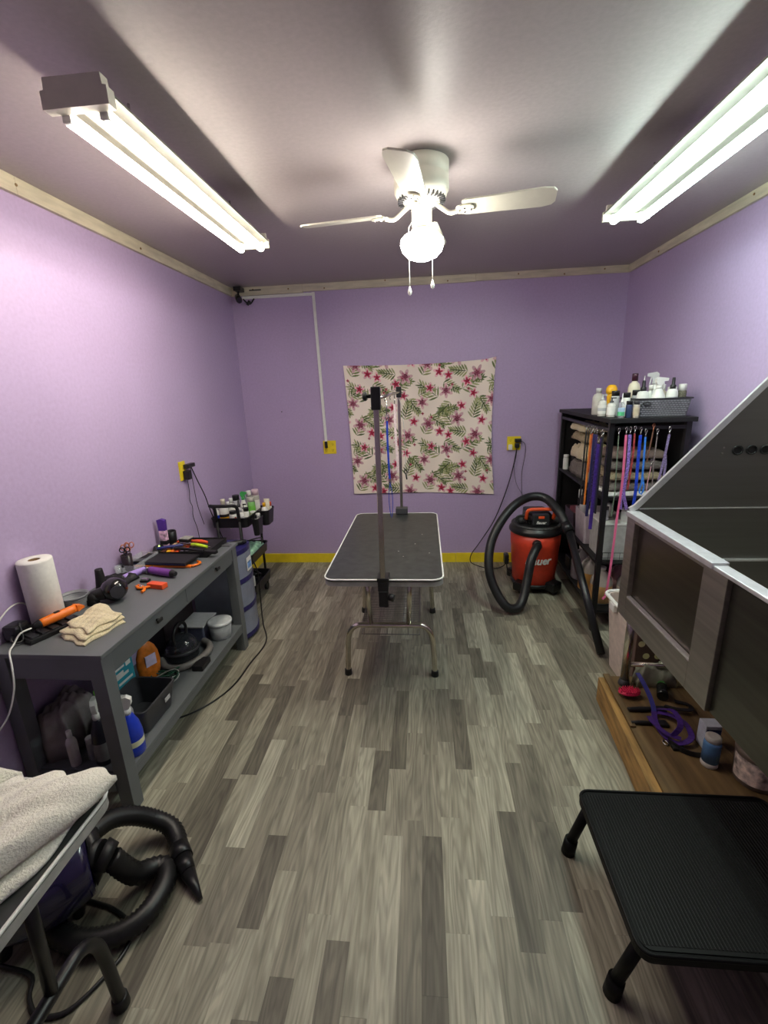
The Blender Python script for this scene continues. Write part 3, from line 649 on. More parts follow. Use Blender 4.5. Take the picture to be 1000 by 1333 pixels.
# ---------- bottles
def bottle(label, x, y, z, h, r, body, cap, kind='cap', name='bottle', lab=None, group=None, cat='bottle', rz=0., liquid=None, yaw=0.):
    t = thing(name, label, cat, (x, y, z), yaw, group)
    o = (x, y, z); n = 18
    if kind == 'cap':
        bm = NB(); lathe(bm, [(r*.92, 0), (r, .004), (r, h*.66), (r*.8, h*.75), (r*.42, h*.80), (r*.42, h*.84)], o, n); obj('body', bm, body, t)
        bm = NB(); lathe(bm, [(r*.5, h*.82), (r*.5, h*.99), (r*.44, h)], o, n); obj('cap', bm, cap, t)
    elif kind == 'wide':
        bm = NB(); lathe(bm, [(r*.92, 0), (r, .004), (r, h*.74), (r*.9, h*.80)], o, n); obj('body', bm, body, t)
        bm = NB(); lathe(bm, [(r*.93, h*.79), (r*.95, h*.98), (r*.88, h)], o, n); obj('cap', bm, cap, t)
    elif kind == 'dropper':
        bm = NB(); lathe(bm, [(r*.92, 0), (r, .004), (r, h*.5), (r*.8, h*.6), (r*.4, h*.64)], o, n); obj('body', bm, body, t)
        bm = NB(); lathe(bm, [(r*.45, h*.62), (r*.42, h*.7), (r*.16, h*.78), (r*.10, h)], o, n); obj('nozzle', bm, cap, t)
    elif kind == 'pump':
        bm = NB(); lathe(bm, [(r*.92, 0), (r, .004), (r, h*.60), (r*.8, h*.68), (r*.4, h*.72)], o, n); obj('body', bm, body, t)
        bm = NB(); lathe(bm, [(r*.42, h*.71), (r*.42, h*.80), (r*.14, h*.82), (r*.14, h*.93)], o, n)
        box(bm, x-r*.2, x+r*.95, y-r*.2, y+r*.2, z+h*.92, z+h*.98, .001); obj('pump', bm, cap, t)
    elif kind == 'spray':
        bm = NB(); lathe(bm, [(r*.92, 0), (r, .005), (r*1.0, h*.38), (r*.86, h*.52), (r*.5, h*.66), (r*.34, h*.72)], o, n); obj('body', bm, body, t)
        bm = NB(); lathe(bm, [(r*.40, h*.70), (r*.40, h*.77), (r*.22, h*.79)], o, n)
        M = Matrix.Translation((x, y, z)) @ Matrix.Rotation(rz, 4, 'Z')
        prism(bm, [(-r*.55, h*.86), (-r*.3, h*.79), (r*.3, h*.79), (r*.4, h*.88), (r*1.1, h*.90), (r*1.15, h*.97), (-r*.2, h), (-r*.6, h*.95)], -r*.26, r*.26, 'y', M=M)
        prism(bm, [(r*.42, h*.88), (r*.62, h*.88), (r*.75, h*.72), (r*.62, h*.70)], -r*.14, r*.14, 'y', M=M); obj('trigger_head', bm, cap, t)
    elif kind == 'mist':
        bm = NB(); lathe(bm, [(r*.92, 0), (r, .004), (r, h*.58), (r*.85, h*.68), (r*.45, h*.71)], o, n); obj('body', bm, body, t)
        bm = NB(); lathe(bm, [(r*.5, h*.70), (r*.5, h*.80), (r*.3, h*.82), (r*.28, h*.95), (r*.24, h)], o, n); obj('sprayer', bm, cap, t)
    elif kind == 'tube':
        bm = NB(); lathe(bm, [(r*.75, 0), (r*.75, h*.25)], o, n); obj('cap', bm, cap, t)
        bm = NB(); rings = []
        for f, a, b in ((.24, .95, .95), (.6, 1, .7), (1, 1.05, .12)):
            rings.append(_ring(bm, Vector((x, y, z+h*f)), Vector((1, 0, 0)), Vector((0, 1, 0)), r*a, n, r*b))
        for k_ in (0, 1): _bridge(bm, rings[k_], rings[k_+1], 0)
        _cap(bm, rings[0], 0, True); _cap(bm, rings[-1], 0); obj('body', bm, body, t)
    if lab is not None and kind != 'tube':
        f0, f1 = {'cap': (.14, .56), 'wide': (.14, .62), 'dropper': (.1, .42), 'pump': (.12, .5), 'spray': (.08, .36), 'mist': (.12, .5)}[kind]
        ms = lab if isinstance(lab, (list, tuple)) else [lab]
        bm = NB(); zs = [f0+(f1-f0)*i/len(ms) for i in range(len(ms)+1)]
        lathe(bm, [(r*1.015, h*q) for q in zs], o, n, capb=False, capt=False, mis=list(range(len(ms)))); obj('label_band', bm, ms, t)
    if rz and kind != 'spray': t.rotation_euler.z = rz
    return t

# ---------- cloth slabs
def towel(bm, corners, z0, th, fold=.006, seed=0, nx=46, ny=34, rag=.01, mi=0, hfun=None, droop=None):
    """bilinear patch with soft rolled edges; corners in order (0,0),(1,0),(1,1),(0,1)"""
    rs = np.random.RandomState(seed); ph = rs.rand(8)*6.28; fr = rs.rand(8)*6+3
    top, bot = [], []
    for j in range(ny+1):
        v = j/ny; rt, rb = [], []
        for i in range(nx+1):
            u = i/nx; a, b, c, d = corners
            x = (1-u)*(1-v)*a[0]+u*(1-v)*b[0]+u*v*c[0]+(1-u)*v*d[0]; y = (1-u)*(1-v)*a[1]+u*(1-v)*b[1]+u*v*c[1]+(1-u)*v*d[1]
            ed = min(u, 1-u, v, 1-v)
            x += rag*math.sin(v*fr[0]*2+ph[0])*(abs(u-.5)*2)**3*(1 if u > .5 else -1); y += rag*math.sin(u*fr[1]*2+ph[1])*(abs(v-.5)*2)**3*(1 if v > .5 else -1)
            e = 1-(max(abs(u-.5), abs(v-.5))*2)**10
            h = th*(.35+.65*e)+fold*e*(math.sin(u*fr[2]+v*fr[3]+ph[2])*.6+math.sin(v*fr[4]*2-u*fr[5]+ph[3])*.4+.25*math.sin(u*31+ph[4]+v*9)+.2*math.sin(v*37+ph[5]-u*12))
            zb = z0
            if hfun: dz = hfun(u, v); h += dz
            if droop: zb += droop(u, v)
            rt.append(bm.verts.new((x, y, zb+max(h, .0025)))); rb.append(bm.verts.new((x, y, zb)))
        top.append(rt); bot.append(rb)
    for j in range(ny):
        for i in range(nx):
            f = bm.faces.new((top[j][i], top[j][i+1], top[j+1][i+1], top[j+1][i])); f.smooth = True; f.material_index = mi
            f = bm.faces.new((bot[j][i], bot[j+1][i], bot[j+1][i+1], bot[j][i+1])); f.material_index = mi
    for i in range(nx):
        for j, s in ((0, 0), (ny, 1)):
            f = bm.faces.new((bot[j][i], bot[j][i+1], top[j][i+1], top[j][i])); f.smooth = True; f.material_index = mi
    for j in range(ny):
        for i in (0, nx):
            f = bm.faces.new((bot[j][i], bot[j+1][i], top[j+1][i], top[j][i])); f.smooth = True; f.material_index = mi

# ================================================================ ON THE DESK TOP
D = DZ+.0005
# paper towel roll
t = thing('paper_towel_roll', 'tall white paper towel roll standing at the near end of the desk', 'paper towel', (-1.537, 1.525, D))
bm = NB(); lathe(bm, [(.020, 0), (.056, .0), (.059, .003), (.0595, .272), (.058, .277), (.022, .277), (.0205, .276)], (-1.537, 1.525, D), 40, capt=False, capb=False); obj('paper', bm, PAPER, t)
bm = NB(); lathe(bm, [(.0190, .0), (.0202, .0), (.0202, .275), (.0190, .275), (.0190, .0)], (-1.537, 1.525, D), 24, capb=False, capt=False); obj('card_core', bm, CARD, t)
# grey ribbed collapsible bowl
bm = NB(); pr = []
for i in range(7): pr += [(.044+.001*i, .008*i), (.050+.001*i, .008*i+.003), (.050+.001*i, .008*i+.006)]
pr = [(.0, 0)]+pr+[(.058, .060), (.054, .060), (.046, .02), (0, .012)]
lathe(bm, pr, (-1.530, 1.658, D), 32, capb=False, capt=False); tag(obj('ribbed_bowl', bm, MGREY), 'small grey ribbed bowl beside the paper towel roll', 'bowl')
# black power adapter lump behind the roll + charger tray
bm = NB(); box(bm, -1.592, -1.53, 1.37, 1.435, D, D+.065, .014); box(bm, -1.575, -1.54, 1.435, 1.46, D, D+.03, .008); tube(bm, [(-1.55, 1.37, D+.03), (-1.53, 1.345, D+.02), (-1.51, 1.37, D+.012), (-1.54, 1.40, D+.07)], .004, 6)
tag(obj('power_adapter', bm, BLACK), 'black power adapter lump at the near corner of the desk', 'adapter')
t = thing('blade_case', 'low black blade case under the orange clipper', 'case', (-1.50, 1.53, D))
Mb = Rm((-1.462, 1.455, D), math.radians(-22))
bm = NB(); box(bm, -.035, .035, -.095, .10, 0, .020, .004, M=Mb); obj('tray', bm, BLACK, t)
for i in range(5):
    bm = NB(); box(bm, -.028, .028, -.085+.036*i, -.06+.036*i, .0205, .026, .001, M=Mb); obj('blade', bm, mat('dark blade steel', (90, 90, 94), .3, .8), t)
# orange clipper
t = thing('hair_clipper', 'orange hair clipper with black ends lying beside the paper towel roll', 'clipper', (-1.49, 1.52, D+.03))
def clip(t, p0, p1, r, body, end, zup=0., cordcol=None):
    p0, p1 = Vector(p0), Vector(p1); d = (p1-p0)
    bm = NB(); tube(bm, [p0+d*.12, p0+d*.4, p0+d*.7, p0+d*.86], lambda s: r*(.92+.12*math.sin(s*PI)), 12, .012); obj('body', bm, body, t)
    bm = NB(); tube(bm, [p0, p0+d*.06, p0+d*.13], lambda s: r*(.6+.4*s), 12, .004); obj('tail_cap', bm, end, t)
    bm = NB(); u = d.normalized(); sd = u.cross(Vector((0, 0, 1))).normalized()
    a = p0+d*.85; b = p1
    q = [bm.verts.new(c) for c in (a+sd*r+Vector((0, 0, r*.9)), a-sd*r+Vector((0, 0, r*.9)), a-sd*r-Vector((0, 0, r*.7)), a+sd*r-Vector((0, 0, r*.7)))]
    q2 = [bm.verts.new(c) for c in (b+sd*r*1.1+Vector((0, 0, r*.2)), b-sd*r*1.1+Vector((0, 0, r*.2)), b-sd*r*1.1-Vector((0, 0, r*.2)), b+sd*r*1.1-Vector((0, 0, r*.2)))]
    _bridge(bm, q, q2, 0, False); _cap(bm, q, 0, True); _cap(bm, q2, 0); obj('blade_head', bm, body if cordcol else SILVER, t)
clip(t, (-1.495, 1.41, D+.047), (-1.425, 1.575, D+.053), .018, ORANGE, BLACK, cordcol=1)
bm = NB(); Mq = Rm((-1.460, 1.49, D+.068), math.radians(-22)); box(bm, -.006, .006, -.012, .008, -.004, .003, .002, M=Mq); obj('switch', bm, BLACK, t)
bm = NB(); tube(bm, [(-1.497, 1.403, D+.045), (-1.515, 1.37, D+.040), (-1.52, 1.34, D+.012), (-1.50, 1.30, D+.006), (-1.475, 1.272, D-.04), (-1.47, 1.25, D-.12), (-1.50, 1.22, D-.22), (-1.56, 1.16, D-.30), (-1.585, 1.08, D-.33), (-1.59, .98, D-.34)], .0032, 8, .012)
obj('cord', bm, WPLAST, t)
bm = NB(); tube(bm, [(-1.58, 1.52, D+.004), (-1.592, 1.50, D+.09), (-1.59, 1.45, D+.12), (-1.585, 1.38, D+.10), (-1.59, 1.30, D+.02), (-1.585, 1.26, D-.05)], .0032, 8, .012); tag(obj('charger_cord', bm, WPLAST), 'white cord arching behind the paper towel roll on the left wall', 'cord')
# cream folded towel
bm = NB()
Q = [(-1.40, 1.415), (-1.255, 1.35), (-1.215, 1.535), (-1.40, 1.63)]
towel(bm, Q, D, .014, .003, 1, rag=.005); towel(bm, [(-1.41, 1.43), (-1.26, 1.37), (-1.218, 1.54), (-1.41, 1.63)], D+.0145, .013, .003, 2, rag=.006)
towel(bm, [(-1.40, 1.46), (-1.27, 1.40), (-1.225, 1.54), (-1.40, 1.64)], D+.029, .012, .005, 5, rag=.008)
tag(obj('folded_towel', bm, TOWELC), 'cream folded towel on the near end of the grey desk', 'towel')
# handheld dryer (black)
t = thing('hand_dryer', 'black handheld hair dryer lying on the desk beyond the cream towel', 'hair dryer', (-1.42, 1.75, D))
bm = NB(); ball(bm, (-1.395, 1.735, D+.052), (.056, .052, .052), 22); obj('motor_shell', bm, mat('gloss black', (20, 20, 22), .2, coat=.5), t)
bm = NB(); tube(bm, [(-1.40, 1.74, D+.045), (-1.435, 1.71, D+.042), (-1.47, 1.69, D+.036)], lambda s: .036-.012*s, 16, .01); obj('barrel', bm, BLACK, t)
bm = NB(); ball(bm, (-1.462, 1.688, D+.030), (.026, .026, .028), 14); box(bm, -1.485, -1.445, 1.665, 1.70, D, D+.03, .006); obj('handle', bm, BLACKM, t)
bm = NB(); cyl(bm, (-1.362, 1.706, D+.052), (-1.352, 1.698, D+.054), .028, n=20); obj('rear_grille', bm, mat('charcoal ring', (50, 50, 54), .3), t)
# black cone nozzle
bm = NB(); lathe(bm, [(.032, 0), (.034, .004), (.026, .03), (.020, .075), (.0165, .115), (.016, .12)], (-1.505, 1.80, D), 20); tag(obj('dryer_nozzle', bm, BLACKM), 'black cone-shaped dryer nozzle standing on its wide end', 'nozzle')
# black pouch
bm = NB(); towel(bm, [(-1.585, 1.86), (-1.45, 1.83), (-1.44, 1.97), (-1.585, 2.0)], D, .028, .010, 9, 20, 16, .004); tag(obj('zip_pouch', bm, BLACKM), 'slack black pouch behind the cone nozzle', 'pouch')
# clear organizer with scissors etc.
t = thing('acrylic_organizer', 'clear acrylic organizer tray against the left wall behind the lilac trimmer', 'organizer', (-1.54, 2.10, D))
bm = NB(); box(bm, -1.588, -1.49, 2.02, 2.235, D, D+.004); 
for b_ in ((-1.588, -1.585, 2.02, 2.235), (-1.493, -1.49, 2.02, 2.235), (-1.585, -1.493, 2.02, 2.023), (-1.585, -1.493, 2.232, 2.235), (-1.585, -1.493, 2.12, 2.123)): box(bm, *b_, D+.004, D+.045)
obj('tray', bm, CLEAR, t)
t = thing('scissor_cup', 'dark tool cup holding scissors in the acrylic organizer', 'cup', (-1.55, 2.07, D+.005))
bm = NB(); lathe(bm, [(.022, 0), (.024, .004), (.027, .085), (.024, .085), (.021, .006), (0, .006)], (-1.555, 2.065, D+.0045), 18, capb=False, capt=False); obj('cup', bm, mat('dark smoked cup', (40, 30, 36), .3), t)
def scissors(label, p, m, ang, lean, grp=None):
    t = thing('scissors', label, 'scissors', p, 0, grp); M = Rm(p, ang, lean)
    bm = NB(); prism(bm, [(-.003, 0), (.003, 0), (.005, .09), (-.005, .09)], -.001, .001, 'y', M=M); obj('blades', bm, SILVER, t)
    for s in (-1, 1):
        bm = NB(); tube(bm, [M @ Vector((s*.002, 0, .088)), M @ Vector((s*.008, 0, .105))], .003, 8, curve=False)
        tube(bm, [M @ Vector((s*.012+.011*math.cos(a), 0, .120+.014*math.sin(a))) for a in [2*PI*k_/12 for k_ in range(12)]], .003, 8, closed=True, step=.005); obj('finger_ring', bm, m, t)
scissors('scissors with black rings leaning out of the dark tool cup', (-1.548, 2.060, D+.012), BLACKM, .5, .25)
scissors('copper-handled scissors upright in the dark tool cup', (-1.562, 2.072, D+.012), COPPER, 1.2, .05)
scissors('pink-copper shears leaning right in the dark tool cup', (-1.553, 2.078, D+.012), mat('rose metal', (226, 150, 130), .3, .7), .2, -.25)
for i, (x_, y_, m_, nm) in enumerate(((-1.565, 2.155, ORANGER, 'orange'), (-1.535, 2.19, MGREY, 'grey'), (-1.51, 2.15, BLACK, 'black'), (-1.56, 2.21, TAN, 'tan'), (-1.52, 2.21, LGREY, 'pale grey'))):
    t = thing('guide_comb', f'{nm} plastic guide comb lying in the acrylic organizer', 'comb', (x_, y_, D+.005))
    bm = NB(); box(bm, x_-.014, x_+.014, y_-.006, y_+.006, D+.005, D+.014, .002); obj('holder', bm, m_, t)
    bm = NB()
    for k_ in range(6): prism(bm, [(y_+.004, D+.006), (y_+.022, D+.012), (y_+.006, D+.022)], x_-.012+k_*.0045, x_-.010+k_*.0045, 'x')
    stuff(obj('teeth', bm, m_, t))
bm = NB(); lathe(bm, [(.014, 0), (.015, .002), (.016, .05), (.014, .05), (.012, .004), (0, .004)], (-1.57, 2.005, D), 14, capb=False, capt=False); tag(obj('small_glass', bm, CLEAR), 'small clear tumbler beside the black pouch', 'glass')
t = thing('chrome_atomizer', 'tiny clear vial with dark stopper near the left wall', 'vial', (-1.52, 2.008, D)); bm = NB(); lathe(bm, [(.009, 0), (.009, .035), (.004, .04)], (-1.545, 2.012, D), 12); obj('body', bm, CLEAR, t); bm = NB(); lathe(bm, [(.005, .04), (.006, .05), (.004, .055)], (-1.545, 2.012, D), 12); obj('stopper', bm, BLACK, t)
# lilac trimmer
t = thing('hair_trimmer', 'pale lilac trimmer lying diagonally in front of the organizer', 'trimmer', (-1.49, 1.93, D)); clip(t, (-1.505, 1.865+.05, D+.017), (-1.445, 2.065, D+.017), .0155, LILACP, BLACK)
t = thing('hair_clipper', 'metallic purple clipper lying across the desk toward the drawers', 'clipper', (-1.38, 2.0, D)); clip(t, (-1.245, 1.975, D+.021), (-1.44, 2.035, D+.021), .019, PURPLE, BLACKM)
# black trimmer remnants
t = thing('detachable_blade', 'small black clipper blade beside the orange sanding block', 'blade', (-1.37, 1.93, D)); bm = NB(); box(bm, -1.40, -1.36, 1.915, 1.945, D, D+.010, .002, M=None); obj('body', bm, BLACKM, t); bm = NB(); prism(bm, [(-1.398, D+.010), (-1.362, D+.010), (-1.366, D+.018), (-1.394, D+.018)], 1.918, 1.935, 'y'); obj('cutter', bm, SILVER, t)
# orange block & clamp
bm = NB(); box(bm, -.045, .045, -.018, .018, 0, .024, .003, M=Rm((-1.275, 1.862, D), math.radians(-12))); tag(obj('orange_block', bm, ORANGER), 'red-orange rectangular block near the front edge of the desk', 'block')
t = thing('spring_clamp', 'orange plastic spring clamp left of the red-orange block', 'clamp', (-1.35, 1.84, D))
for s in (1, -1):
    bm = NB(); tube(bm, [(-1.375, 1.86+.006*s, D+.009), (-1.35, 1.845+.010*s, D+.009), (-1.315, 1.835-.012*s, D+.009), (-1.30+.02*(s < 0)-.01, 1.815-.022*s if s > 0 else 1.862, D+.009)], .0065, 8, .008); obj('handle', bm, ORANGE, t)
bm = NB(); cyl(bm, (-1.345, 1.843, D+.0), (-1.345, 1.843, D+.02), .007, n=10); obj('spring', bm, SILVER, t)
# black flat case with orange strip under
t = thing('tool_case', 'flat black zip case lying across the middle of the desk', 'case', (-1.41, 2.16, D+.012)); bm = NB(); box(bm, -.155, .155, -.068, .068, .0, .018, .005, M=Rm((-1.405, 2.170, D+.0135), math.radians(-5))); obj('shell', bm, BLACKM, t)
bm = NB(); box(bm, -.154, .154, -.0685, -.067, .008, .011, 0, M=Rm((-1.405, 2.170, D+.0135), math.radians(-5))); obj('zip', bm, NAVY, t)
t = thing('orange_comb', 'orange handled comb poking out under the flat black case', 'comb', (-1.4, 2.09, D)); bm = NB(); box(bm, -.17, .15, -.010, .012, 0, .012, .004, M=Rm((-1.385, 2.115, D), math.radians(-2))); obj('handle', bm, ORANGE, t)
bm = NB(); tube(bm, [(-1.235, 2.11, D+.008), (-1.215, 2.13, D+.008), (-1.21, 2.16, D+.008), (-1.235, 2.175, D+.008)], .006, 8, .008); obj('hook_end', bm, ORANGE, t)
# tray of blades beyond
t = thing('blade_tray', 'wide black tray of clipper blades on the far half of the desk', 'tray', (-1.4, 2.4, D)); bm = NB(); box(bm, -1.503, -1.215, 2.250, 2.508, D, D+.026, .002)
for b_ in ((-1.503, -1.499, 2.250, 2.508), (-1.219, -1.215, 2.250, 2.508), (-1.499, -1.219, 2.250, 2.254), (-1.499, -1.219, 2.504, 2.508)): box(bm, *b_, D+.026, D+.033)
obj('base', bm, BLACKM, t)
rr = random.Random(4); cols_ = [(ORANGER, 'copper'), (TAN, 'tan'), (SILVER, 'silver'), (COPPER, 'rose'), (ORANGE, 'orange'), (YELP, 'yellow')]
kk = 0; D_ = D; D = D+.0215
for i in range(6):
    for j in range(4):
        x_ = -1.482+i*.027+rr.uniform(-.002, .002); y_ = 2.28+j*.055+rr.uniform(-.006, .006)
        m_ = cols_[rr.randrange(6)][0]; rz_ = rr.uniform(-.4, .4)
        t = thing('clipper_blade', 'one of the copper, tan and silver blades filling the black tray', 'blade', (x_, y_, D+.0055), 0, 'clipper blades in the black tray')
        M = Rm((x_, y_, D+.0055), rz_)
        bm = NB(); box(bm, -.010, .010, -.014, .014, 0, .006, .001, M=M); obj('body', bm, m_, t)
        bm = NB(); box(bm, -.011, .011, .010, .017, .0065, .010, 0, M=M); obj('teeth', bm, BLACK if kk % 2 else SILVER, t); kk += 1
# slicker brush with red handle
t = thing('slicker_brush', 'slicker brush with square silver pin pad and red handle on the desk', 'brush', (-1.39, 2.49, D+.02)); M = Rm((-1.40, 2.40, D+.016), math.radians(-10))
bm = NB(); box(bm, -.040, .025, -.030, .030, .010, .026, .004, M=M); obj('pad_back', bm, BLACK, t)
bm = NB(); box(bm, -.038, .023, -.028, .028, .0265, .034, .003, M=M); obj('pin_pad', bm, mat('pin pad grey', (150, 150, 144), .6, var=.3, scale=400), t)
bm = NB(); tube(bm, [M @ Vector(p) for p in ((.025, 0, .014), (.05, 0, .012), (.085, 0, .012), (.13, 0, .010))], lambda s: .006+.006*math.sin(s*PI*.9), 10, .008); obj('handle', bm, ORANGER, t)
t = thing('lime_comb', 'lime green handled undercoat rake on the far half of the desk', 'comb', (-1.3, 2.33, D+.02)); bm = NB(); tube(bm, [(-1.35, 2.345, D+.025), (-1.30, 2.325, D+.027), (-1.235, 2.30, D+.025)], lambda s: .008+.003*math.sin(s*PI), 10, .008); obj('handle', bm, LIME, t)
bm = NB(); tube(bm, [(-1.235, 2.30, D+.025), (-1.21, 2.29, D+.03)], .0025, 6, curve=False); obj('rod', bm, SILVER, t)
bm = NB(); box(bm, -1.385, -1.352, 2.340, 2.356, D+.018, D+.034, .002); obj('rake_head', bm, SILVER, t)
t = thing('blue_comb', 'dark blue handled comb lying over the black blade tray', 'comb', (-1.44, 2.33, D+.02)); bm = NB(); tube(bm, [(-1.52, 2.275, D+.022), (-1.46, 2.30, D+.026), (-1.40, 2.34, D+.022)], .009, 10, .01); obj('handle', bm, mat('dark blue grip', (36, 44, 110), .4), t)
bm = NB(); box(bm, -.03, .03, -.006, .006, 0, .008, .001, M=Rm((-1.375, 2.355, D+.018), math.radians(30))); obj('teeth', bm, SILVER, t)
t = thing('black_brush', 'long black handled brush below the lime green rake', 'brush', (-1.3, 2.27, D+.014)); bm = NB(); tube(bm, [(-1.42, 2.285, D+.024), (-1.33, 2.265, D+.026), (-1.23, 2.245, D+.022)], lambda s: .010-.002*s, 10, .01); obj('handle', bm, BLACK, t)
bm = NB(); box(bm, -.04, .04, -.014, .014, 0, .018, .004, M=Rm((-1.20, 2.262, D+.0), math.radians(-8))); obj('head', bm, BLACKM, t)
D = D_
bm = NB(); towel(bm, [(-1.588, 2.25), (-1.52, 2.24), (-1.52, 2.29), (-1.588, 2.30)], D, .018, .006, 31, 14, 10, .004); tag(obj('beige_cloth', bm, mat('tan cloth', (200, 168, 120), .9)), 'small beige cloth at the wall behind the black case', 'cloth')
# purple spray + cup against wall
t = thing('perfume_bottle', 'tall purple-capped bottle with floral label standing at the left wall', 'bottle', (-1.55, 2.44, D)); M0 = (-1.545, 2.40, D+.014)
bm = NB(); box(bm, -1.566, -1.526, 2.385, 2.415, D+.0005, D+.115, .004); obj('body', bm, mat('floral bottle print', (214, 176, 200), .4, var=.5, scale=40), t)
bm = NB(); box(bm, -1.567, -1.525, 2.384, 2.416, D+.03, D+.055, .002); obj('dark_band', bm, BLACKM, t)
bm = NB(); prism(bm, [(-1.566, D+.115), (-1.526, D+.115), (-1.522, D+.178), (-1.548, D+.186), (-1.57, D+.18)], 2.388, 2.412, 'y'); obj('cap', bm, mat('violet cap', (84, 44, 150), .35), t)
t = thing('black_cup', 'black tapered canister at the left wall beside the purple bottle', 'canister', (-1.54, 2.47, D)); bm = NB(); lathe(bm, [(.030, .0), (.032, .003), (.035, .088), (.032, .09), (.030, .086), (.027, .008), (0, .008)], (-1.545, 2.466, D+.0005), 22, capb=False, capt=False); obj('body', bm, BLACK, t)
t = thing('charging_stand', 'small dark charging stand with a glowing green light before the black canister', 'charger', (-1.5, 2.43, D)); bm = NB(); lathe(bm, [(.036, 0), (.036, .01), (.026, .035), (.02, .038)], (-1.555, 2.345, D+.0005), 20); obj('body', bm, BLACKM, t)
bm = NB(); ball(bm, (-1.535, 2.322, D+.045), .004, 8); obj('indicator', bm, emission('green indicator light', (.5, 1, .1), 3), t)

# ================================================================ DESK LOWER SHELF
bottle('bright blue cleaner bottle with white trigger head at the near corner of the desk shelf', -1.205, 1.425, SZ, .265, .042, BLUE, WPLAST, 'spray', 'spray_bottle', [BLUE, mat('pale label', (226, 226, 190), .6), BLUE], cat='spray bottle', rz=math.radians(200))
def tub(bm, x0, x1, y0, y1, z0, z1, th=.004, taper=.015, r=.02, lip=.006):
    o1 = rrect(x0+taper, x1-taper, y0+taper, y1-taper, r); o2 = rrect(x0, x1, y0, y1, r); o2b = rrect(x0-lip, x1+lip, y0-lip, y1+lip, r+lip)
    i2 = rrect(x0+th, x1-th, y0+th, y1-th, r); i1 = rrect(x0+taper+th, x1-taper-th, y0+taper+th, y1-taper-th, r)
    lv = [(o1, z0), (o2, z1-.008), (o2b, z1-.008), (o2b, z1), (i2, z1), (i1, z0+th)]
    rings = [[bm.verts.new((p[0], p[1], z)) for p in q] for q, z in lv]
    for k_ in range(5): _bridge(bm, rings[k_], rings[k_+1], 0, False)
    _cap(bm, rings[0], 0, True); _cap(bm, rings[-1], 0)
bm = NB(); tub(bm, -1.395, -1.190, 1.50, 1.74, SZ, SZ+.125, lip=.004, taper=.02); o = tag(obj('storage_basin', bm, DGREY), 'dark grey empty plastic basin on the desk shelf', 'basin')
bm = NB(); box(bm, -1.189, -1.1875, 1.64, 1.68, SZ+.065, SZ+.085); obj('sticker', bm, LGREY, o)
t = thing('teal_carton', 'teal carton with white lettering on the desk shelf behind the near leg', 'box', (-1.42, 1.8, SZ)); Mc = Rm((-1.415, 1.66, SZ), math.radians(22))
Mc = Rm((-1.432, 1.672, SZ), math.radians(-4))
bm = NB(); box(bm, -.03, .03, -.085, .085, 0, .245, .002, M=Mc); obj('carton', bm, TEAL, t)
bm = NB()
for a, b, c, d in ((-.075, .03, .212, .222), (.04, .07, .205, .226), (-.06, .05, .168, .182), (-.03, .02, .182, .198), (-.075, -.05, .14, .165), (-.02, .07, .135, .147), (-.07, .01, .10, .113), (-.07, .06, .05, .062)): box(bm, .0302, .0310, a, b, c, d, 0, M=Mc)
obj('white_print', bm, PAPER, t)
t = thing('orange_pouch', 'orange snack pouch with a pale label standing on the desk shelf', 'pouch', (-1.43, 1.9, SZ)); Mc = Rm((-1.40, 1.865, SZ+.01), math.radians(-25))
bm = NB(); ball(bm, (0, 0, 0), 1, 16); bmesh.ops.scale(bm, vec=(.025, .062, .118), verts=bm.verts); bmesh.ops.transform(bm, matrix=Mc @ Matrix.Translation((0, 0, .108)), verts=bm.verts); obj('pouch', bm, mat('glossy orange film', (214, 120, 40), .25, var=.2, scale=25), t)
bm = NB(); box(bm, .0225, .027, -.028, .028, .10, .16, .002, M=Mc); obj('label_patch', bm, mat('violet white label', (200, 190, 220), .5), t)
t = thing('cord_bundle', 'coiled green and black wire bundle beside the orange pouch', 'cable', (-1.36, 1.87, SZ))
rr = random.Random(9)
for m_, nm in ((mat('dark green vinyl', (20, 78, 56), .4), 'green_wire'), (BLACK, 'black_wire'), (mat('silver wire', (200, 200, 196), .3, .5), 'silver_wire')):
    bm = NB()
    for k_ in range(5 if nm != 'silver_wire' else 2):
        cx, cy, cz = -1.345+rr.uniform(-.02, .02), 1.87+rr.uniform(-.02, .02), SZ+.02+rr.uniform(0, .035); a, b = rr.uniform(.05, .085), rr.uniform(.02, .04); ang = rr.uniform(.2, 1.)
        tube(bm, [(cx+a*math.cos(q)*math.cos(ang)-b*math.sin(q)*math.sin(ang), cy+a*math.cos(q)*math.sin(ang)+b*math.sin(q)*math.cos(ang), cz+.012*math.sin(q*2+k_)) for q in [2*PI*j/10 for j in range(10)]], .0032, 6, .01, closed=True)
    obj(nm, bm, m_, t)
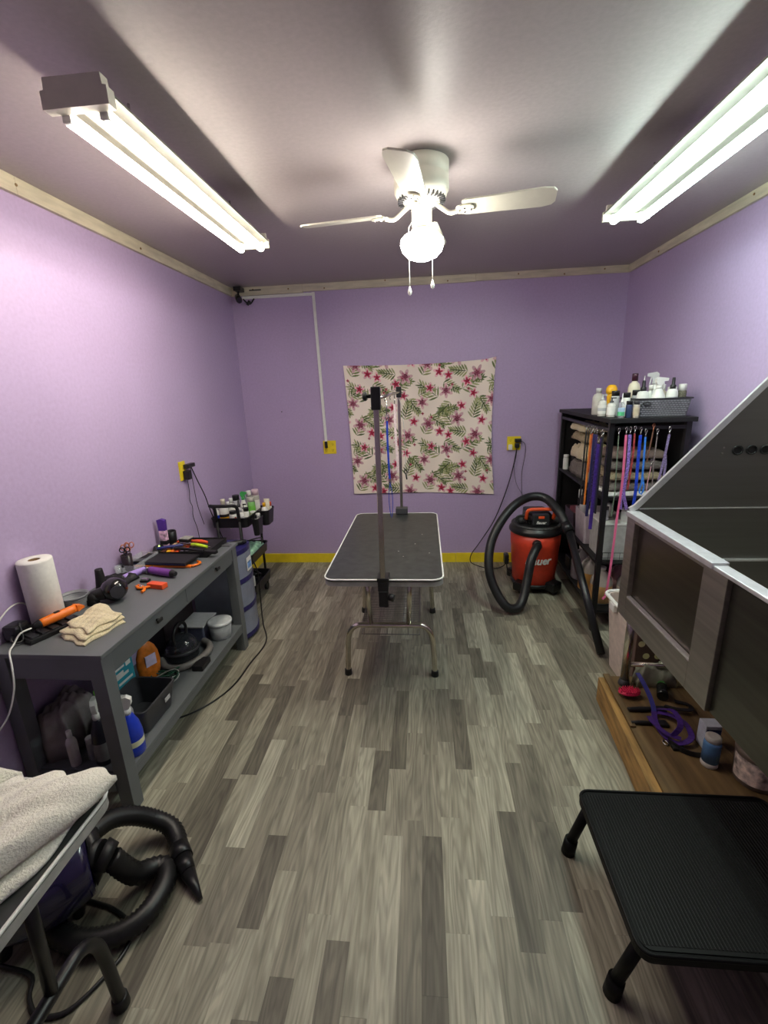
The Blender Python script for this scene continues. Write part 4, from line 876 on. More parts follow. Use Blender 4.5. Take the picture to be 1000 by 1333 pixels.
# canister vacuum on the shelf
t = thing('canister_vacuum', 'small dark canister vacuum with grey ribbed hose on the desk shelf', 'vacuum', (-1.36, 2.1, SZ))
bm = NB(); lathe(bm, [(.07, 0), (.085, .01), (.088, .06), (.075, .10), (.05, .125), (.01, .133)], (-1.36, 2.10, SZ), 28); obj('canister', bm, SMOKE, t)
bm = NB(); lathe(bm, [(.088, .045), (.092, .05), (.092, .06), (.088, .065)], (-1.36, 2.10, SZ), 28, capb=False, capt=False); obj('seam_band', bm, DGREY, t)
bm = NB(); tube(bm, [(-1.36, 2.04, SZ+.10), (-1.36, 2.04, SZ+.17), (-1.36, 2.10, SZ+.205), (-1.36, 2.16, SZ+.17), (-1.36, 2.16, SZ+.10)], .009, 8); obj('carry_handle', bm, BLACK, t)
bm = NB(); tube(bm, [(-1.44, 2.02, SZ+.03), (-1.38, 1.965, SZ+.021), (-1.30, 1.965, SZ+.021), (-1.245, 2.03, SZ+.021), (-1.225, 2.12, SZ+.021), (-1.25, 2.19, SZ+.023), (-1.30, 2.22, SZ+.03)], .018, 12, .008, rib=.08); obj('ribbed_hose', bm, mat('grey ribbed hose', (120, 116, 112), .45), t)
bm = NB(); box(bm, -1.24, -1.18, 1.965, 2.06, SZ, SZ+.03, .004, M=None); obj('floor_nozzle', bm, BLACK, t)
# clear container
t = thing('food_container', 'clear round plastic container with a frosted lid at the far end of the shelf', 'container', (-1.23, 2.30, SZ))
bm = NB(); lathe(bm, [(.055, 0), (.058, .003), (.066, .095), (.064, .095), (.055, .006), (0, .006)], (-1.235, 2.315, SZ), 26, capb=False, capt=False); obj('tub', bm, mat('frosted container', (200, 204, 206), .3, alpha=.6), t)
bm = NB(); lathe(bm, [(.069, .094), (.071, .096), (.071, .108), (.06, .110)], (-1.235, 2.315, SZ), 26); obj('lid', bm, mat('frosted lid', (215, 218, 218), .35, alpha=.85), t)
bm = NB(); box(bm, -1.45, -1.31, 2.25, 2.42, SZ, SZ+.09, .008); o = tag(obj('clear_box', bm, mat('hazy blue box', (120, 124, 150), .3, alpha=.8)), 'hazy rectangular plastic box behind the round clear container', 'box')
bm = NB(); box(bm, -1.455, -1.305, 2.245, 2.425, SZ+.0905, SZ+.10, .003); obj('lid', bm, LGREY, o)
bm = NB(); box(bm, -1.58, -1.46, 2.12, 2.44, SZ, SZ+.26, .01); o = tag(obj('dark_case', bm, mat('dark maroon case', (36, 24, 28), .5)), 'dark maroon case in the shade at the back of the desk shelf', 'case')
bm = NB(); tube(bm, [(-1.52, 2.2, SZ+.258), (-1.52, 2.22, SZ+.285), (-1.52, 2.34, SZ+.285), (-1.52, 2.36, SZ+.258)], .007, 8, .01); obj('handle', bm, BLACK, o)
# near end of shelf: grey bag, white bottle, dark bottles
bm = NB(); towel(bm, [(-1.575, 1.36), (-1.44, 1.36), (-1.44, 1.575), (-1.575, 1.575)], SZ, .21, .02, 12, 24, 24, .012); tag(obj('plastic_bag', bm, mat('dusty grey bag', (132, 124, 124), .6, var=.2, scale=12)), 'full grey plastic bag at the wall end of the desk shelf', 'bag')
bottle('slim white bottle standing before the grey bag on the desk shelf', -1.405, 1.350, SZ, .16, .019, mat('dull white plastic', (190, 184, 186), .5), WPLAST, 'cap')
bottle('small grey bottle between the white and the dark bottles on the shelf', -1.355, 1.385, SZ, .10, .018, MGREY, LGREY, 'wide')
bottle('dark bottle with pale label and white trigger head at the near end of the shelf', -1.295, 1.375, SZ, .285, .034, mat('dark navy bottle', (24, 24, 36), .35), WPLAST, 'spray', 'spray_bottle', [mat('faded label', (120, 118, 118), .6)], cat='spray bottle', rz=math.radians(120))
bottle('dark bottle with a green cap tip at the back of the near shelf end', -1.335, 1.455, SZ, .27, .034, mat('dark navy bottle', (24, 24, 36), .35), mat('bright green tip', (100, 220, 40), .4), 'cap')
bottle('white jug behind the dark spray bottle on the shelf', -1.265, 1.475, SZ, .22, .038, mat('dull white plastic', (190, 184, 186), .5), LGREY, 'cap', 'jug', cat='jug')

# ================================================================ PLUGS AND CABLES
t = thing('power_cable', 'black plugs and cord hanging from the yellow outlet on the left wall', 'cable', (-1.57, 2.8, .72))
bm = NB(); box(bm, XL+.0105, XL+.05, 2.785, 2.83, 1.055, 1.115, .006); obj('lower_plug', bm, BLACK, t)
bm = NB(); box(bm, XL+.0105, XL+.045, 2.80, 2.90, 1.128, 1.155, .006); obj('upper_plug', bm, BLACK, t)
bm = NB(); tube(bm, [(-1.57, 2.87, 1.13), (-1.57, 2.93, 1.02), (-1.57, 3.0, .90), (-1.56, 3.03, .78), (-1.53, 3.06, .62), (-1.50, 3.1, .45)], .0038, 8, .02); obj('thick_cord', bm, BLACK, t)
bm = NB(); tube(bm, [(-1.575, 2.81, 1.055), (-1.58, 2.82, .97), (-1.575, 2.80, .91), (-1.58, 2.83, .86), (-1.575, 2.81, .80), (-1.58, 2.85, .70), (-1.58, 2.86, .6)], .0022, 6, .02); tube(bm, [(-1.575, 2.87, 1.13), (-1.58, 2.885, 1.0), (-1.58, 2.90, .85), (-1.58, 2.95, .7)], .002, 6, .02); obj('thin_cord', bm, BLACK, t)
t = thing('adapter_cluster', 'white plug adapter and black plugs in the outlet right of the floral cloth', 'plug', (.77, YB, 1.05))
bm = NB(); box(bm, .722, .752, YB-.045, YB-.0105, 1.042, 1.088, .004); obj('white_adapter', bm, WPLAST, t)
bm = NB(); box(bm, .772, .825, YB-.055, YB-.0105, 1.108, 1.138, .006); box(bm, .776, .812, YB-.04, YB-.0105, 1.060, 1.098, .006); obj('black_plug', bm, BLACK, t)
bm = NB(); tube(bm, [(.82, YB-.03, 1.12), (.86, YB-.03, 1.09), (.865, YB-.03, 1.0), (.845, YB-.03, .85), (.85, YB-.03, .70), (.86, YB-.04, .55)], .0022, 6, .02); tube(bm, [(.79, YB-.03, 1.06), (.775, YB-.03, .9), (.80, YB-.03, .75), (.86, YB-.03, .64)], .0018, 6, .02); obj('thin_cords', bm, DGREY, t)
bm = NB(); tube(bm, [(.792, YB-.03, 1.06), (.78, YB-.03, .95), (.72, YB-.035, .70), (.62, YB-.04, .42), (.50, YB-.05, .22), (.42, YB-.06, .10), (.41, YB-.08, .03), (.47, 3.86, .006), (.55, 3.80, .006), (.63, 3.80, .006), (.69, 3.80, .03), (.72, 3.72, .12)], .0045, 8, .015)
obj('vacuum_cord', bm, BLACK, t)
bm = NB(); tube(bm, [(-1.30, 3.05, .40), (-1.262, 3.03, .30), (-1.258, 3.02, .1), (-1.24, 2.97, .007), (-1.16, 2.78, .0055), (-1.06, 2.55, .0055), (-1.075, 2.30, .0055), (-1.09, 2.10, .0055), (-1.15, 1.95, .0055), (-1.25, 1.84, .0055), (-1.36, 1.80, .0055)], .0045, 8, .02); tag(obj('floor_cable', bm, BLACK), 'thin black cable snaking over the floor from the cart to under the desk', 'cable')

# ================================================================ DRAWER TOWER
dt = thing('drawer_tower', 'three-drawer plastic tower with navy trims beyond the desk', 'drawer unit', (-1.33, 2.67, 0))
bx0, bx1, by0, by1 = -1.50, -1.20, 2.535, 2.80
def bow(x, k=8):   # front bulges toward the room
    pts = [(bx0, by0), (x, by0)]
    for i in range(k+1):
        s = i/k; pts.append((x+.035*math.sin(s*PI), by0+(by1-by0)*s))
    return pts+[(bx0, by1)]
bm = NB(); prism(bm, [(bx0, by0), (bx1, by0), (bx1, by1), (bx0, by1)], .01, .60, 'z'); obj('frame', bm, mat('hazy tower shell', (150, 156, 170), .4, var=.08, scale=8), dt)
bm = NB(); prism(bm, bow(bx1-.0), .602, .632, 'z'); obj('top', bm, NAVY, dt)
for i, z0 in enumerate((.02, .215, .41)):
    bm = NB(); pts = [(bx1+.001, by0+.004)]+[(bx1+.003+.034*math.sin(s/8*PI), by0+.004+(by1-by0-.008)*s/8) for s in range(9)]+[(bx1+.001, by1-.004)]
    prism(bm, pts, z0+.03, z0+.188, 'z'); d_ = obj('drawer', bm, CLEARG, dt)
    bm = NB(); pts2 = [(a+.004, b) for a, b in pts]; prism(bm, pts2, z0, z0+.028, 'z'); obj('navy_lip', bm, NAVY, d_)
    bm = NB(); ball(bm, (bx1+.006, by0+.12, z0+.10), (.014, .045, .035), 12); obj('contents', bm, (TOWELB, TAN, MGREY)[i], d_)
Ms = Rm((bx1+.042, by0+.125, .52), math.radians(0))
bm = NB(); box(bm, 0, .0015, -.035, .035, -.045, .045, 0, M=Ms); st = obj('paper_label', bm, PAPER, dt)
bm = NB(); box(bm, .0016, .0022, -.028, .028, -.030, .015, 0, M=Ms); obj('label_picture', bm, mat('blue label print', (110, 150, 205), .5, var=.4, scale=40), st)
# black clipper lying on the tower
t = thing('hair_clipper', 'black corded clipper lying on top of the drawer tower', 'clipper', (-1.25, 2.65, .632)); clip(t, (-1.185, 2.72, .65), (-1.33, 2.60, .652), .018, BLACK, BLACKM)
bm = NB(); tube(bm, [(-1.18, 2.725, .65), (-1.13, 2.76, .655), (-1.125, 2.84, .63), (-1.15, 2.90, .57)], .004, 8); obj('cord', bm, BLACK, t)
t = thing('wire_comb', 'wire-toothed comb on the front corner of the desk', 'comb', (-1.19, 2.46, D))
bm = NB(); box(bm, -1.215, -1.165, 2.43, 2.445, D, D+.008, .001)
for i in range(9): box(bm, -1.213+i*.0055, -1.2115+i*.0055, 2.445, 2.475, D+.002, D+.005)
stuff(obj('comb_body', bm, mat('grey comb metal', (130, 130, 134), .4, .6), t))

# ================================================================ ROLLING CART
ct = thing('rolling_cart', 'black three-tier rolling cart with a bent tube handle in the back left corner', 'cart', (-1.42, 3.2, 0))
CX0, CX1, CY0, CY1 = -1.575, -1.285, 3.02, 3.40
for z0, nm in ((.645, 0), (.35, 1), (.10, 2)):
    bm = NB(); tub(bm, CX0+.006, CX1-.006, CY0+.006, CY1-.006, z0, z0+.075, .004, .006, .03, .004); obj('tray', bm, BLACK, ct)
for x_, y_ in ((CX0+.06, CY0-.006), (CX1-.06, CY0-.006), (CX0+.06, CY1+.006), (CX1-.06, CY1+.006)):
    bm = NB(); tube(bm, [(x_, y_, .07), (x_, y_, .72)], .010, 10, .5); obj('post', bm, BLACKM, ct)
for x_ in (CX0+.05, CX1-.05):
    for y_ in (CY0+.03, CY1-.03):
        bm = NB(); cyl(bm, (x_-.011, y_, .030), (x_+.011, y_, .030), .030, n=18); cs = obj('caster', bm, BLACKR, ct)
        bm = NB(); box(bm, x_-.018, x_+.018, y_-.012, y_+.012, .062, .098, .003); obj('fork', bm, BLACKM, cs)
bm = NB(); tube(bm, [(CX0+.06, CY0-.006, .70), (CX0+.06, CY0-.02, .80), (CX0+.06, CY0-.08, .835), (CX0+.10, CY0-.10, .838), (CX1-.10, CY0-.10, .838), (CX1-.06, CY0-.08, .835), (CX1-.06, CY0-.02, .80), (CX1-.06, CY0-.006, .70)], .012, 10, .012); obj('handle', bm, BLACKM, ct)
bm = NB(); tub(bm, -1.281, -1.20, 3.22, 3.38, .60, .72, .003, .012, .03, .003); tag(obj('side_caddy', bm, BLACK), 'black hanging caddy hooked on the right side of the cart', 'caddy')
bm = NB(); tub(bm, -1.281, -1.225, 3.06, 3.18, .57, .70, .003, .008, .02, .003); tag(obj('side_caddy', bm, BLACK), 'narrow black hanging holder at the near right of the cart', 'caddy')
# cart contents (top)
TZ = .6495
cb = [
 ('cream shampoo bottle with a black and yellow label on the cart', -1.485, 3.085, .20, .034, WPLAST, CREAMP, 'cap', [PAPER, YELP, BLACKM, PAPER]),
 ('slim white bottle at the left front of the cart top', -1.535, 3.075, .15, .020, WPLAST, WPLAST, 'cap', [PAPER, BLUE]),
 ('white bottle with small blue label at the cart front corner', -1.53, 3.13, .12, .022, WPLAST, LGREY, 'wide', [BLUE, PAPER]),
 ('white round bottle beside the black and yellow label bottle', -1.455, 3.155, .19, .028, WPLAST, WPLAST, 'cap', [PAPER]),
 ('clear bottle with dark grey spray top on the cart', -1.405, 3.17, .17, .026, CLEAR, DGREY, 'mist', [PAPER]),
 ('green trigger bottle at the back of the cart top', -1.40, 3.25, .22, .028, WPLAST, GREEN, 'spray', [PAPER]),
 ('white bottle with black flip cap at the front of the cart', -1.415, 3.075, .115, .026, WPLAST, BLACK, 'wide', [PAPER]),
 ('small grey labelled bottle at the front of the cart', -1.355, 3.085, .125, .020, WPLAST, LGREY, 'cap', [PAPER, LGREY]),
 ('white bottle with speckled label beside the tray edge of the cart', -1.325, 3.105, .13, .021, WPLAST, BLACK, 'wide', [PAPER, MGREY, PAPER]),
 ('white bottle with black pump in the middle of the cart', -1.36, 3.15, .15, .022, WPLAST, BLACK, 'pump', [PAPER]),
 ('light green bottle with clear cap at the right of the cart', -1.345, 3.27, .17, .028, mat('light green plastic', (130, 196, 110), .35), HAZY, 'wide', [mat('lime label', (120, 200, 80), .5)]),
 ('pale pink capped tall bottle at the back of the cart', -1.335, 3.345, .215, .028, HAZY, mat('pale pink cap', (224, 196, 210), .4), 'wide', [PAPER]),
 ('white tall bottle between the green and pink capped ones', -1.385, 3.335, .205, .022, WPLAST, WPLAST, 'wide', None),
 ('small cream jar near the right rim of the cart', -1.315, 3.205, .075, .024, CREAMP, WPLAST, 'wide', [PAPER]),
 ('black topped bottle at the back left of the cart', -1.46, 3.26, .19, .028, LGREY, BLACK, 'wide', [PAPER]),
 ('plain white squat bottle at the back left of the cart', -1.525, 3.25, .14, .028, WPLAST, WPLAST, 'cap', None),
]
for l, x_, y_, h, r, b_, c_, k_, lb in cb: bottle(l, x_, y_, TZ, h, r, b_, c_, k_, 'bottle', lb, 'bottles on top of the rolling cart')
bottle('white bottle with yellow cap in the right hanging caddy', -1.245, 3.27, .6035, .17, .024, WPLAST, YELP, 'cap', 'bottle', [PAPER])
bottle('white and yellow tube standing in the right hanging caddy', -1.24, 3.32, .6035, .19, .022, CREAMP, YELP, 'tube', 'tube', None, cat='tube')
bottle('orange topped bottle in the far end of the right hanging caddy', -1.235, 3.355, .6035, .155, .018, WPLAST, ORANGER, 'wide', 'bottle', None)
bottle('small white bottle with red label in the narrow holder', -1.253, 3.095, .5735, .15, .017, WPLAST, BLACK, 'cap', 'bottle', [PINKB, PAPER])
bottle('small dark bottle with blue band in the narrow holder', -1.253, 3.145, .5735, .15, .017, WPLAST, WPLAST, 'wide', 'bottle', [BLUE])
t = thing('red_packet', 'red and white packet leaning at the front of the cart top', 'packet', (-1.40, 3.04, TZ)); Mc = Rm((-1.44, 3.040, TZ), math.radians(5), 0, math.radians(48))
bm = NB(); box(bm, -.022, .022, -.004, .004, .0, .10, .001, M=Mc); obj('packet', bm, PAPER, t); bm = NB(); box(bm, -.018, .018, -.0048, -.0041, .03, .095, 0, M=Mc); obj('red_panel', bm, mat('coral print', (232, 90, 80), .5), t)
# cart lower trays
bm = NB(); towel(bm, [(-1.54, 3.05), (-1.305, 3.05), (-1.305, 3.36), (-1.54, 3.36)], .3545, .085, .010, 21, 26, 26, .004); tag(obj('green_towel', bm, PALEG), 'pale green printed cloth folded in the middle tray of the cart', 'towel')
bm = NB(); box(bm, -1.50, -1.34, 3.08, 3.16, .1045, .21, .004, M=None); tag(obj('paper_packet', bm, PAPER), 'white paper packet in the bottom tray of the cart', 'packet')
bm = NB()
for k_ in range(4): tube(bm, [(-1.42+.06*math.cos(q)*(1+.1*k_), 3.27+.05*math.sin(q+k_), .125+.018*k_+.01*math.sin(3*q)) for q in [2*PI*j/9 for j in range(9)]], .006, 6, .012, closed=True)
tag(obj('coiled_cord', bm, BLACK), 'coiled black cord in the bottom tray of the cart', 'cable')

# ================================================================ SHOP VACUUM
VX, VY = .862, 3.44
sv = thing('shop_vacuum', 'red and black wet-dry shop vacuum with a long black hose by the back wall', 'vacuum', (VX, VY, 0))
bm = NB(); lathe(bm, [(.155, .065), (.162, .07), (.170, .20), (.172, .205), (.172, .212), (.176, .218), (.182, .36), (.184, .365), (.184, .372), (.186, .378), (.190, .485)], (VX, VY, 0), 44); obj('tank', bm, RED, sv)
bm = NB(); lathe(bm, [(.196, .478), (.202, .485), (.202, .505), (.194, .515), (.186, .53), (.170, .545), (.150, .552)], (VX, VY, 0), 44); obj('lid', bm, BLACK, sv)
bm = NB(); tube(bm, [(VX+.176*math.cos(a), VY+.176*math.sin(a), .538) for a in [2*PI*i/28 for i in range(28)]], .011, 8, .02, closed=True); obj('lid_rim', bm, mat('scuffed grey', (66, 66, 66), .5, var=.4, scale=90), sv)
bm = NB(); box(bm, VX-.085, VX+.085, VY-.095, VY+.12, .548, .645, .02); ball(bm, (VX, VY-.02, .60), (.11, .13, .06), 20); obj('motor_head', bm, BLACK, sv)
bm = NB(); box(bm, VX-.062, VX+.062, VY-.150, VY-.10, .555, .645, .012); obj('control_panel', bm, mat('dark grey housing', (40, 42, 44), .35), sv)
bm = NB(); box(bm, VX-.022, VX+.022, VY-.156, VY-.149, .615, .634, .003); obj('switch', bm, ORANGER, sv)
for s in (-1, 1):
    bm = NB(); tube(bm, [(VX+s*.125+.04*math.cos(a), VY-.055+.0*math.sin(a), .585+.03*math.sin(a)) for a in [2*PI*i/12 for i in range(12)]], .008, 8, .012, closed=True); ball(bm, (VX+s*.125, VY-.05, .58), (.035, .03, .028), 12); obj('side_latch', bm, mat('scuffed grey', (66, 66, 66), .5, var=.4, scale=90), sv)
bm = NB(); tube(bm, [(VX-.10, VY-.10, .60), (VX-.10, VY-.125, .655), (VX-.085, VY-.135, .680), (VX-.03, VY-.138, .684), (VX+.03, VY-.138, .684), (VX+.085, VY-.135, .680), (VX+.10, VY-.125, .655), (VX+.10, VY-.10, .60)], .013, 12, .012); obj('carry_handle', bm, ORANGER, sv)
bm = NB(); lathe(bm, [(.165, .05), (.175, .055), (.175, .075), (.160, .08)], (VX, VY, 0), 40); obj('base_ring', bm, BLACK, sv)
for a in (-50, -130, 50, 130):
    ca, sa = math.cos(math.radians(a)), math.sin(math.radians(a)); cx, cy = VX+.185*ca, VY+.185*sa
    bm = NB(); box(bm, -.055, .045, -.055, .055, .03, .105, .018, M=Rm((cx, cy, 0), math.radians(a))); ft = obj('caster_foot', bm, BLACK, sv)
    bm = NB(); cyl(bm, (cx+.012, cy-.015, .025), (cx+.012, cy+.015, .025), .025, n=14); obj('wheel', bm, BLACKR, ft)
bm = text_bm('Bauer', .084, Matrix.Translation((VX-.012, VY-.1845, .285)) @ Matrix.Rotation(PI/2, 4, 'X'), .0016, .25, .0022, bend=.181); obj('tank_lettering', bm, WPLAST, sv)
bm = text_bm('Bauer', .030, Matrix.Translation((VX, VY-.1506, .582)) @ Matrix.Rotation(PI/2, 4, 'X'), .0008, .25, .0009); obj('head_lettering', bm, WPLAST, sv)
bm = NB(); cyl(bm, (VX-.03, VY-.172, .43), (VX-.034, VY-.215, .42), .033, n=20); obj('hose_port', bm, BLACK, sv)
HP = [(.828, 3.225, .42), (.80, 3.185, .395), (.765, 3.14, .33), (.735, 3.09, .21), (.695, 3.02, .09), (.64, 2.97, .045), (.56, 2.96, .07), (.485, 3.02, .19), (.455, 3.08, .32), (.478, 3.16, .47), (.555, 3.23, .61), (.66, 3.30, .715), (.79, 3.37, .763), (.90, 3.35, .755), (.965, 3.22, .685), (1.0, 3.12, .60)]
bm = NB(); tube(bm, HP, .0325, 16, .008, rib=.012); obj('hose', bm, mat('black vinyl hose', (26, 26, 28), .42), sv)
bm = NB(); cyl(bm, (.992, 3.145, .62), (1.008, 3.09, .575), .036, n=18); cyl(bm, (1.006, 3.10, .58), (1.032, 2.44, .025), .026, .024, n=18); obj('wand', bm, mat('black tube plastic', (24, 24, 27), .32), sv)
bm = NB(); box(bm, VX-.235, VX-.20, VY-.03, VY+.04, .20, .28, .01); tube(bm, [(VX-.215, VY, .21), (VX-.21, VY-.03, .16), (VX-.18, VY-.02, .13)], .006, 8); obj('cord_wrap', bm, BLACK, sv)

# ================================================================ SHELF UNIT (slightly turned)
SHA = math.radians(-2.5); SO = Vector((1.075, 2.745, 0))
def MS(): return Matrix.Translation(SO) @ Matrix.Rotation(SHA, 4, 'Z')
MSM = MS()
def sp(x, y, z): return tuple(MSM @ Vector((x, y, z)))
SW, SL = .445, 1.16
su = thing('storage_rack', 'tall black open storage rack in the right back corner', 'shelf', tuple(SO))
bm = NB(); box(bm, -.01, SW+.012, -.03, SL, 1.350, 1.376, .003, M=MSM); obj('top_board', bm, BLACKM, su)
for x_ in (.0, SW-.03):
    for y_ in (.0, SL-.06):
        bm = NB(); box(bm, x_, x_+.03, y_, y_+.03, 0, 1.35, .002, M=MSM); obj('post', bm, BLACK, su)
for zz in (.12, .46, .88): 
    bm = NB(); box(bm, .004, SW-.004, .031, SL-.031, zz, zz+.018, .001, M=MSM); obj('shelf_board', bm, BLACKM, su)
for z0_, z1_ in ((.139, .459), (.479, .879), (.899, 1.349)):  # black sheets added behind the contents to darken the rack interior
    bm = NB(); box(bm, SW-.008, SW-.004, .031, SL-.061, z0_, z1_, M=MSM); obj('darkening_panel', bm, BLACKM, su)
    bm = NB(); box(bm, .031, SW-.031, SL-.040, SL-.034, z0_, z1_, M=MSM); obj('end_panel', bm, BLACKM, su)  # added dark sheet closing off the far end
bm = NB()
for y_ in (.16,):
    box(bm, .002, .022, .0305, SL-.0615, 1.30, 1.32, 0, M=MSM)
box(bm, .031, SW-.031, .004, .022, 1.31, 1.33, 0, M=MSM); obj('hook_rail', bm, BLACK, su)
# wire lip on the near side
bm = NB()
for i in range(12): 
    x_ = .035+i*(SW-.07)/11; tube(bm, [sp(x_, .012, .478), sp(x_, .012, .545)], .0014, 5, curve=False)
for zz in (.478, .51, .545): tube(bm, [sp(.03, .012, zz), sp(SW-.03, .012, zz)], .002, 5, curve=False)
stuff(obj('wire_lip', bm, BLACK, su))

def hookleash(label, pts, m, w_=.010, hook=SILVER, name='leash', side=(1, 0, 0), loop=None, grp=None, hl=.045):
    x_, y_, z_ = pts[0]
    t = thing(name, label, 'leash', (x_, y_, pts[-1][2]), 0, grp)
    bm = NB(); tube(bm, [(x_, y_, z_+hl), (x_+.006, y_, z_+hl-.012), (x_, y_, z_+hl-.024), (x_-.006, y_, z_+hl-.012)], .002, 6, .004, closed=True); cyl(bm, (x_, y_, z_+hl-.024), (x_, y_, z_), .003, n=8); obj('snap_hook', bm, hook, t)
    bm = NB(); ribbon(bm, pts, w_, .0025, side, .02)
    if loop: ribbon(bm, loop, w_*.9, .0025, side, .02)
    obj('strap', bm, m, t)
    return t
ny = 2.715
hookleash('grey-green thin leash nearest the corner post of the rack', [(1.118, ny, 1.28), (1.122, ny-.004, 1.1), (1.127, ny-.004, .94), (1.12, ny-.004, .80)], mat('grey green braid', (104, 118, 100), .7, var=.3, scale=200), .006)
hookleash('long pink leash reaching almost to the white bin', [(1.155, ny-.008, 1.285), (1.160, ny-.012, 1.0), (1.152, ny-.012, .8), (1.14, ny-.03, .6), (1.13, ny-.04, .43), (1.118, ny-.045, .30), (1.10, ny-.05, .27)], PINK, .013)
hookleash('lavender patterned wide leash beside the pink one', [(1.180, ny, 1.285), (1.185, ny-.003, 1.1), (1.178, ny-.003, .95), (1.205, ny-.003, .84)], LAV, .018, loop=[(1.178, ny-.006, .99), (1.165, ny-.006, .92), (1.17, ny-.006, .84)])
hookleash('red and brown patterned leash right of the lavender one', [(1.205, ny, 1.29), (1.207, ny-.003, 1.18), (1.203, ny-.003, 1.05), (1.198, ny-.003, .96)], REDL, .010)
hookleash('royal blue leash in the middle of the row', [(1.238, ny, 1.28), (1.24, ny-.003, 1.1), (1.245, ny-.003, .95), (1.240, ny-.003, .84)], BLUEL, .017)
hookleash('bright blue leash with a lower loop', [(1.262, ny-.01, 1.27), (1.268, ny-.012, 1.1), (1.27, ny-.012, 1.0)], LBLUE, .010, loop=[(1.27, ny-.012, 1.0), (1.262, ny-.012, .955), (1.272, ny-.012, .93), (1.285, ny-.012, .97), (1.27, ny-.012, 1.05)])
hookleash('thin brown braided leash right of the blue ones', [(1.305, ny, 1.30), (1.295, ny-.003, 1.2), (1.288, ny-.003, 1.12)], BROWNL, .007, hook=COPPER)
hookleash('dull grey chain-like leash above the steel tub edge', [(1.33, ny, 1.27), (1.328, ny-.003, 1.12), (1.335, ny-.003, .99)], mat('grey braid', (130, 118, 116), .6, var=.4, scale=200), .006, hook=SILVER)
hookleash('grey-lavender leash hanging furthest right on the rack', [(1.395, ny, 1.28), (1.385, ny-.003, 1.17), (1.372, ny-.003, 1.05), (1.36, ny-.003, .95)], mat('grey lavender nylon', (134, 120, 160), .5, var=.4, scale=160), .013, loop=[(1.385, ny-.003, 1.17), (1.395, ny-.003, 1.1), (1.390, ny-.003, .97)])
hookleash('pale pink thin cord looping at the tub edge', [(1.31, ny-.015, 1.10), (1.30, ny-.015, .98), (1.31, ny-.015, .93), (1.34, ny-.015, .945), (1.35, ny-.015, 1.0)], mat('pale pink cord', (214, 160, 170), .6), .004)
# left flank leashes
lx = 1.052
def lf(y): return lx+(y-2.74)*.044
fl = [
 ('black leash nearest the back on the left flank of the rack', 3.10, [1.27, 1.1, .92, .82], BLACKM, .012),
 ('thin black cord beside the orange leash on the left flank', 3.05, [1.27, 1.05, .84], BLACK, .008),
 ('orange leash on the left flank of the rack', 3.00, [1.26, 1.1, .95, .80], ORANGEL, .013),
 ('second orange strap tucked behind the orange leash', 2.975, [1.27, 1.15, 1.02], mat('rust nylon', (190, 90, 50), .5), .010),
 ('wide navy leash on the left flank of the rack', 2.93, [1.27, 1.1, .90, .74], NAVYL, .020),
 ('black and purple patterned leash next to the navy one', 2.885, [1.27, 1.1, .98, .85], mat('black purple pattern', (50, 36, 84), .5, var=.6, scale=120), .014),
 ('long deep purple strap bundle on the left flank', 2.84, [1.22, 1.0, .82, .68], DPURPLE, .024),
 ('dark violet leash beside the corner post', 2.80, [1.26, 1.1, .92, .80], mat('dark violet nylon', (46, 30, 90), .5), .013),
 ('plain black leash hooked by the corner post', 2.775, [1.27, 1.05, .80], BLACKM, .012),
]
for l, y_, zs, m_, w_ in fl:
    hookleash(l, [(lf(y_)-.004*i, y_-.006*i, z_) for i, z_ in enumerate(zs)], m_, w_*.85, side=(1, -.35, 0))

def world_s(x, y): v = MSM @ Vector((x, y, 0)); return v.x, v.y
# towels on the upper shelf (local rack coords)
def rack_towel(label, x0, x1, y0, y1, z, th, m, seed, fold=.006, name='folded_towel', cat='towel', n=22):
    bm = NB(); q = [world_s(a, b) for a, b in ((x0, y0), (x1, y0), (x1, y1), (x0, y1))]
    towel(bm, q, z, th, fold, seed, n, n, .006); return tag(obj(name, bm, m), label, cat)
U = .8985
rack_towel('grey-brown cloth stack lowest at the back of the upper rack shelf', .04, .22, .55, .95, U, .10, TOWELG, 41, .022)
rack_towel('crumpled cream towel on top of the grey-brown stack', .04, .20, .58, .92, U+.135, .09, TOWELC, 42, .034)
rack_towel('beige towel bundle above the crumpled cream one', .05, .22, .62, .96, U+.262, .05, TOWELB, 43, .018)
rack_towel('flat folded cream towel at the very top of the stack', .03, .21, .60, .96, U+.34, .055, TOWELC, 44, .008)
rack_towel('beige crumpled towel hanging over behind the orange leash', .05, .20, .36, .53, U, .14, TOWELB, 45, .028)
rack_towel('pale yellow rolled towel above the beige crumpled one', .05, .17, .38, .54, U+.19, .07, mat('pale yellow cloth', (214, 210, 160), .95, bump=.8, scale=160), 46, .012)
for i, (m_, l) in enumerate(((TOWELG, 'grey towel, lowest in the stack behind the hanging leashes'), (TOWELB, 'worn beige towel, second in the stack behind the leashes'), (TOWELG, 'darker grey towel, third in the stack behind the leashes'), (mat('taupe cloth', (140, 122, 112), .95, bump=.8, scale=160), 'taupe towel, topmost in the stack behind the leashes'))):
    rack_towel(l, .06, .38, .10, .34, U+.028+.066*i, .05, m_, 50+i, .005)
rack_towel('white paper sheets under the grey towel stack', .05, .40, .06, .34, U, .022, PAPER, 60, .002, 'paper_stack', 'paper')
rack_towel('white cloth lying on the right of the upper rack shelf', .375, .424, .06, .30, U, .09, TOWELW, 61, .012)
rack_towel('olive green cloth peeking at the right of the towel stack', .375, .424, .34, .50, U, .28, mat('olive cloth', (120, 120, 50), .95), 62, .012, 'cloth', 'cloth')
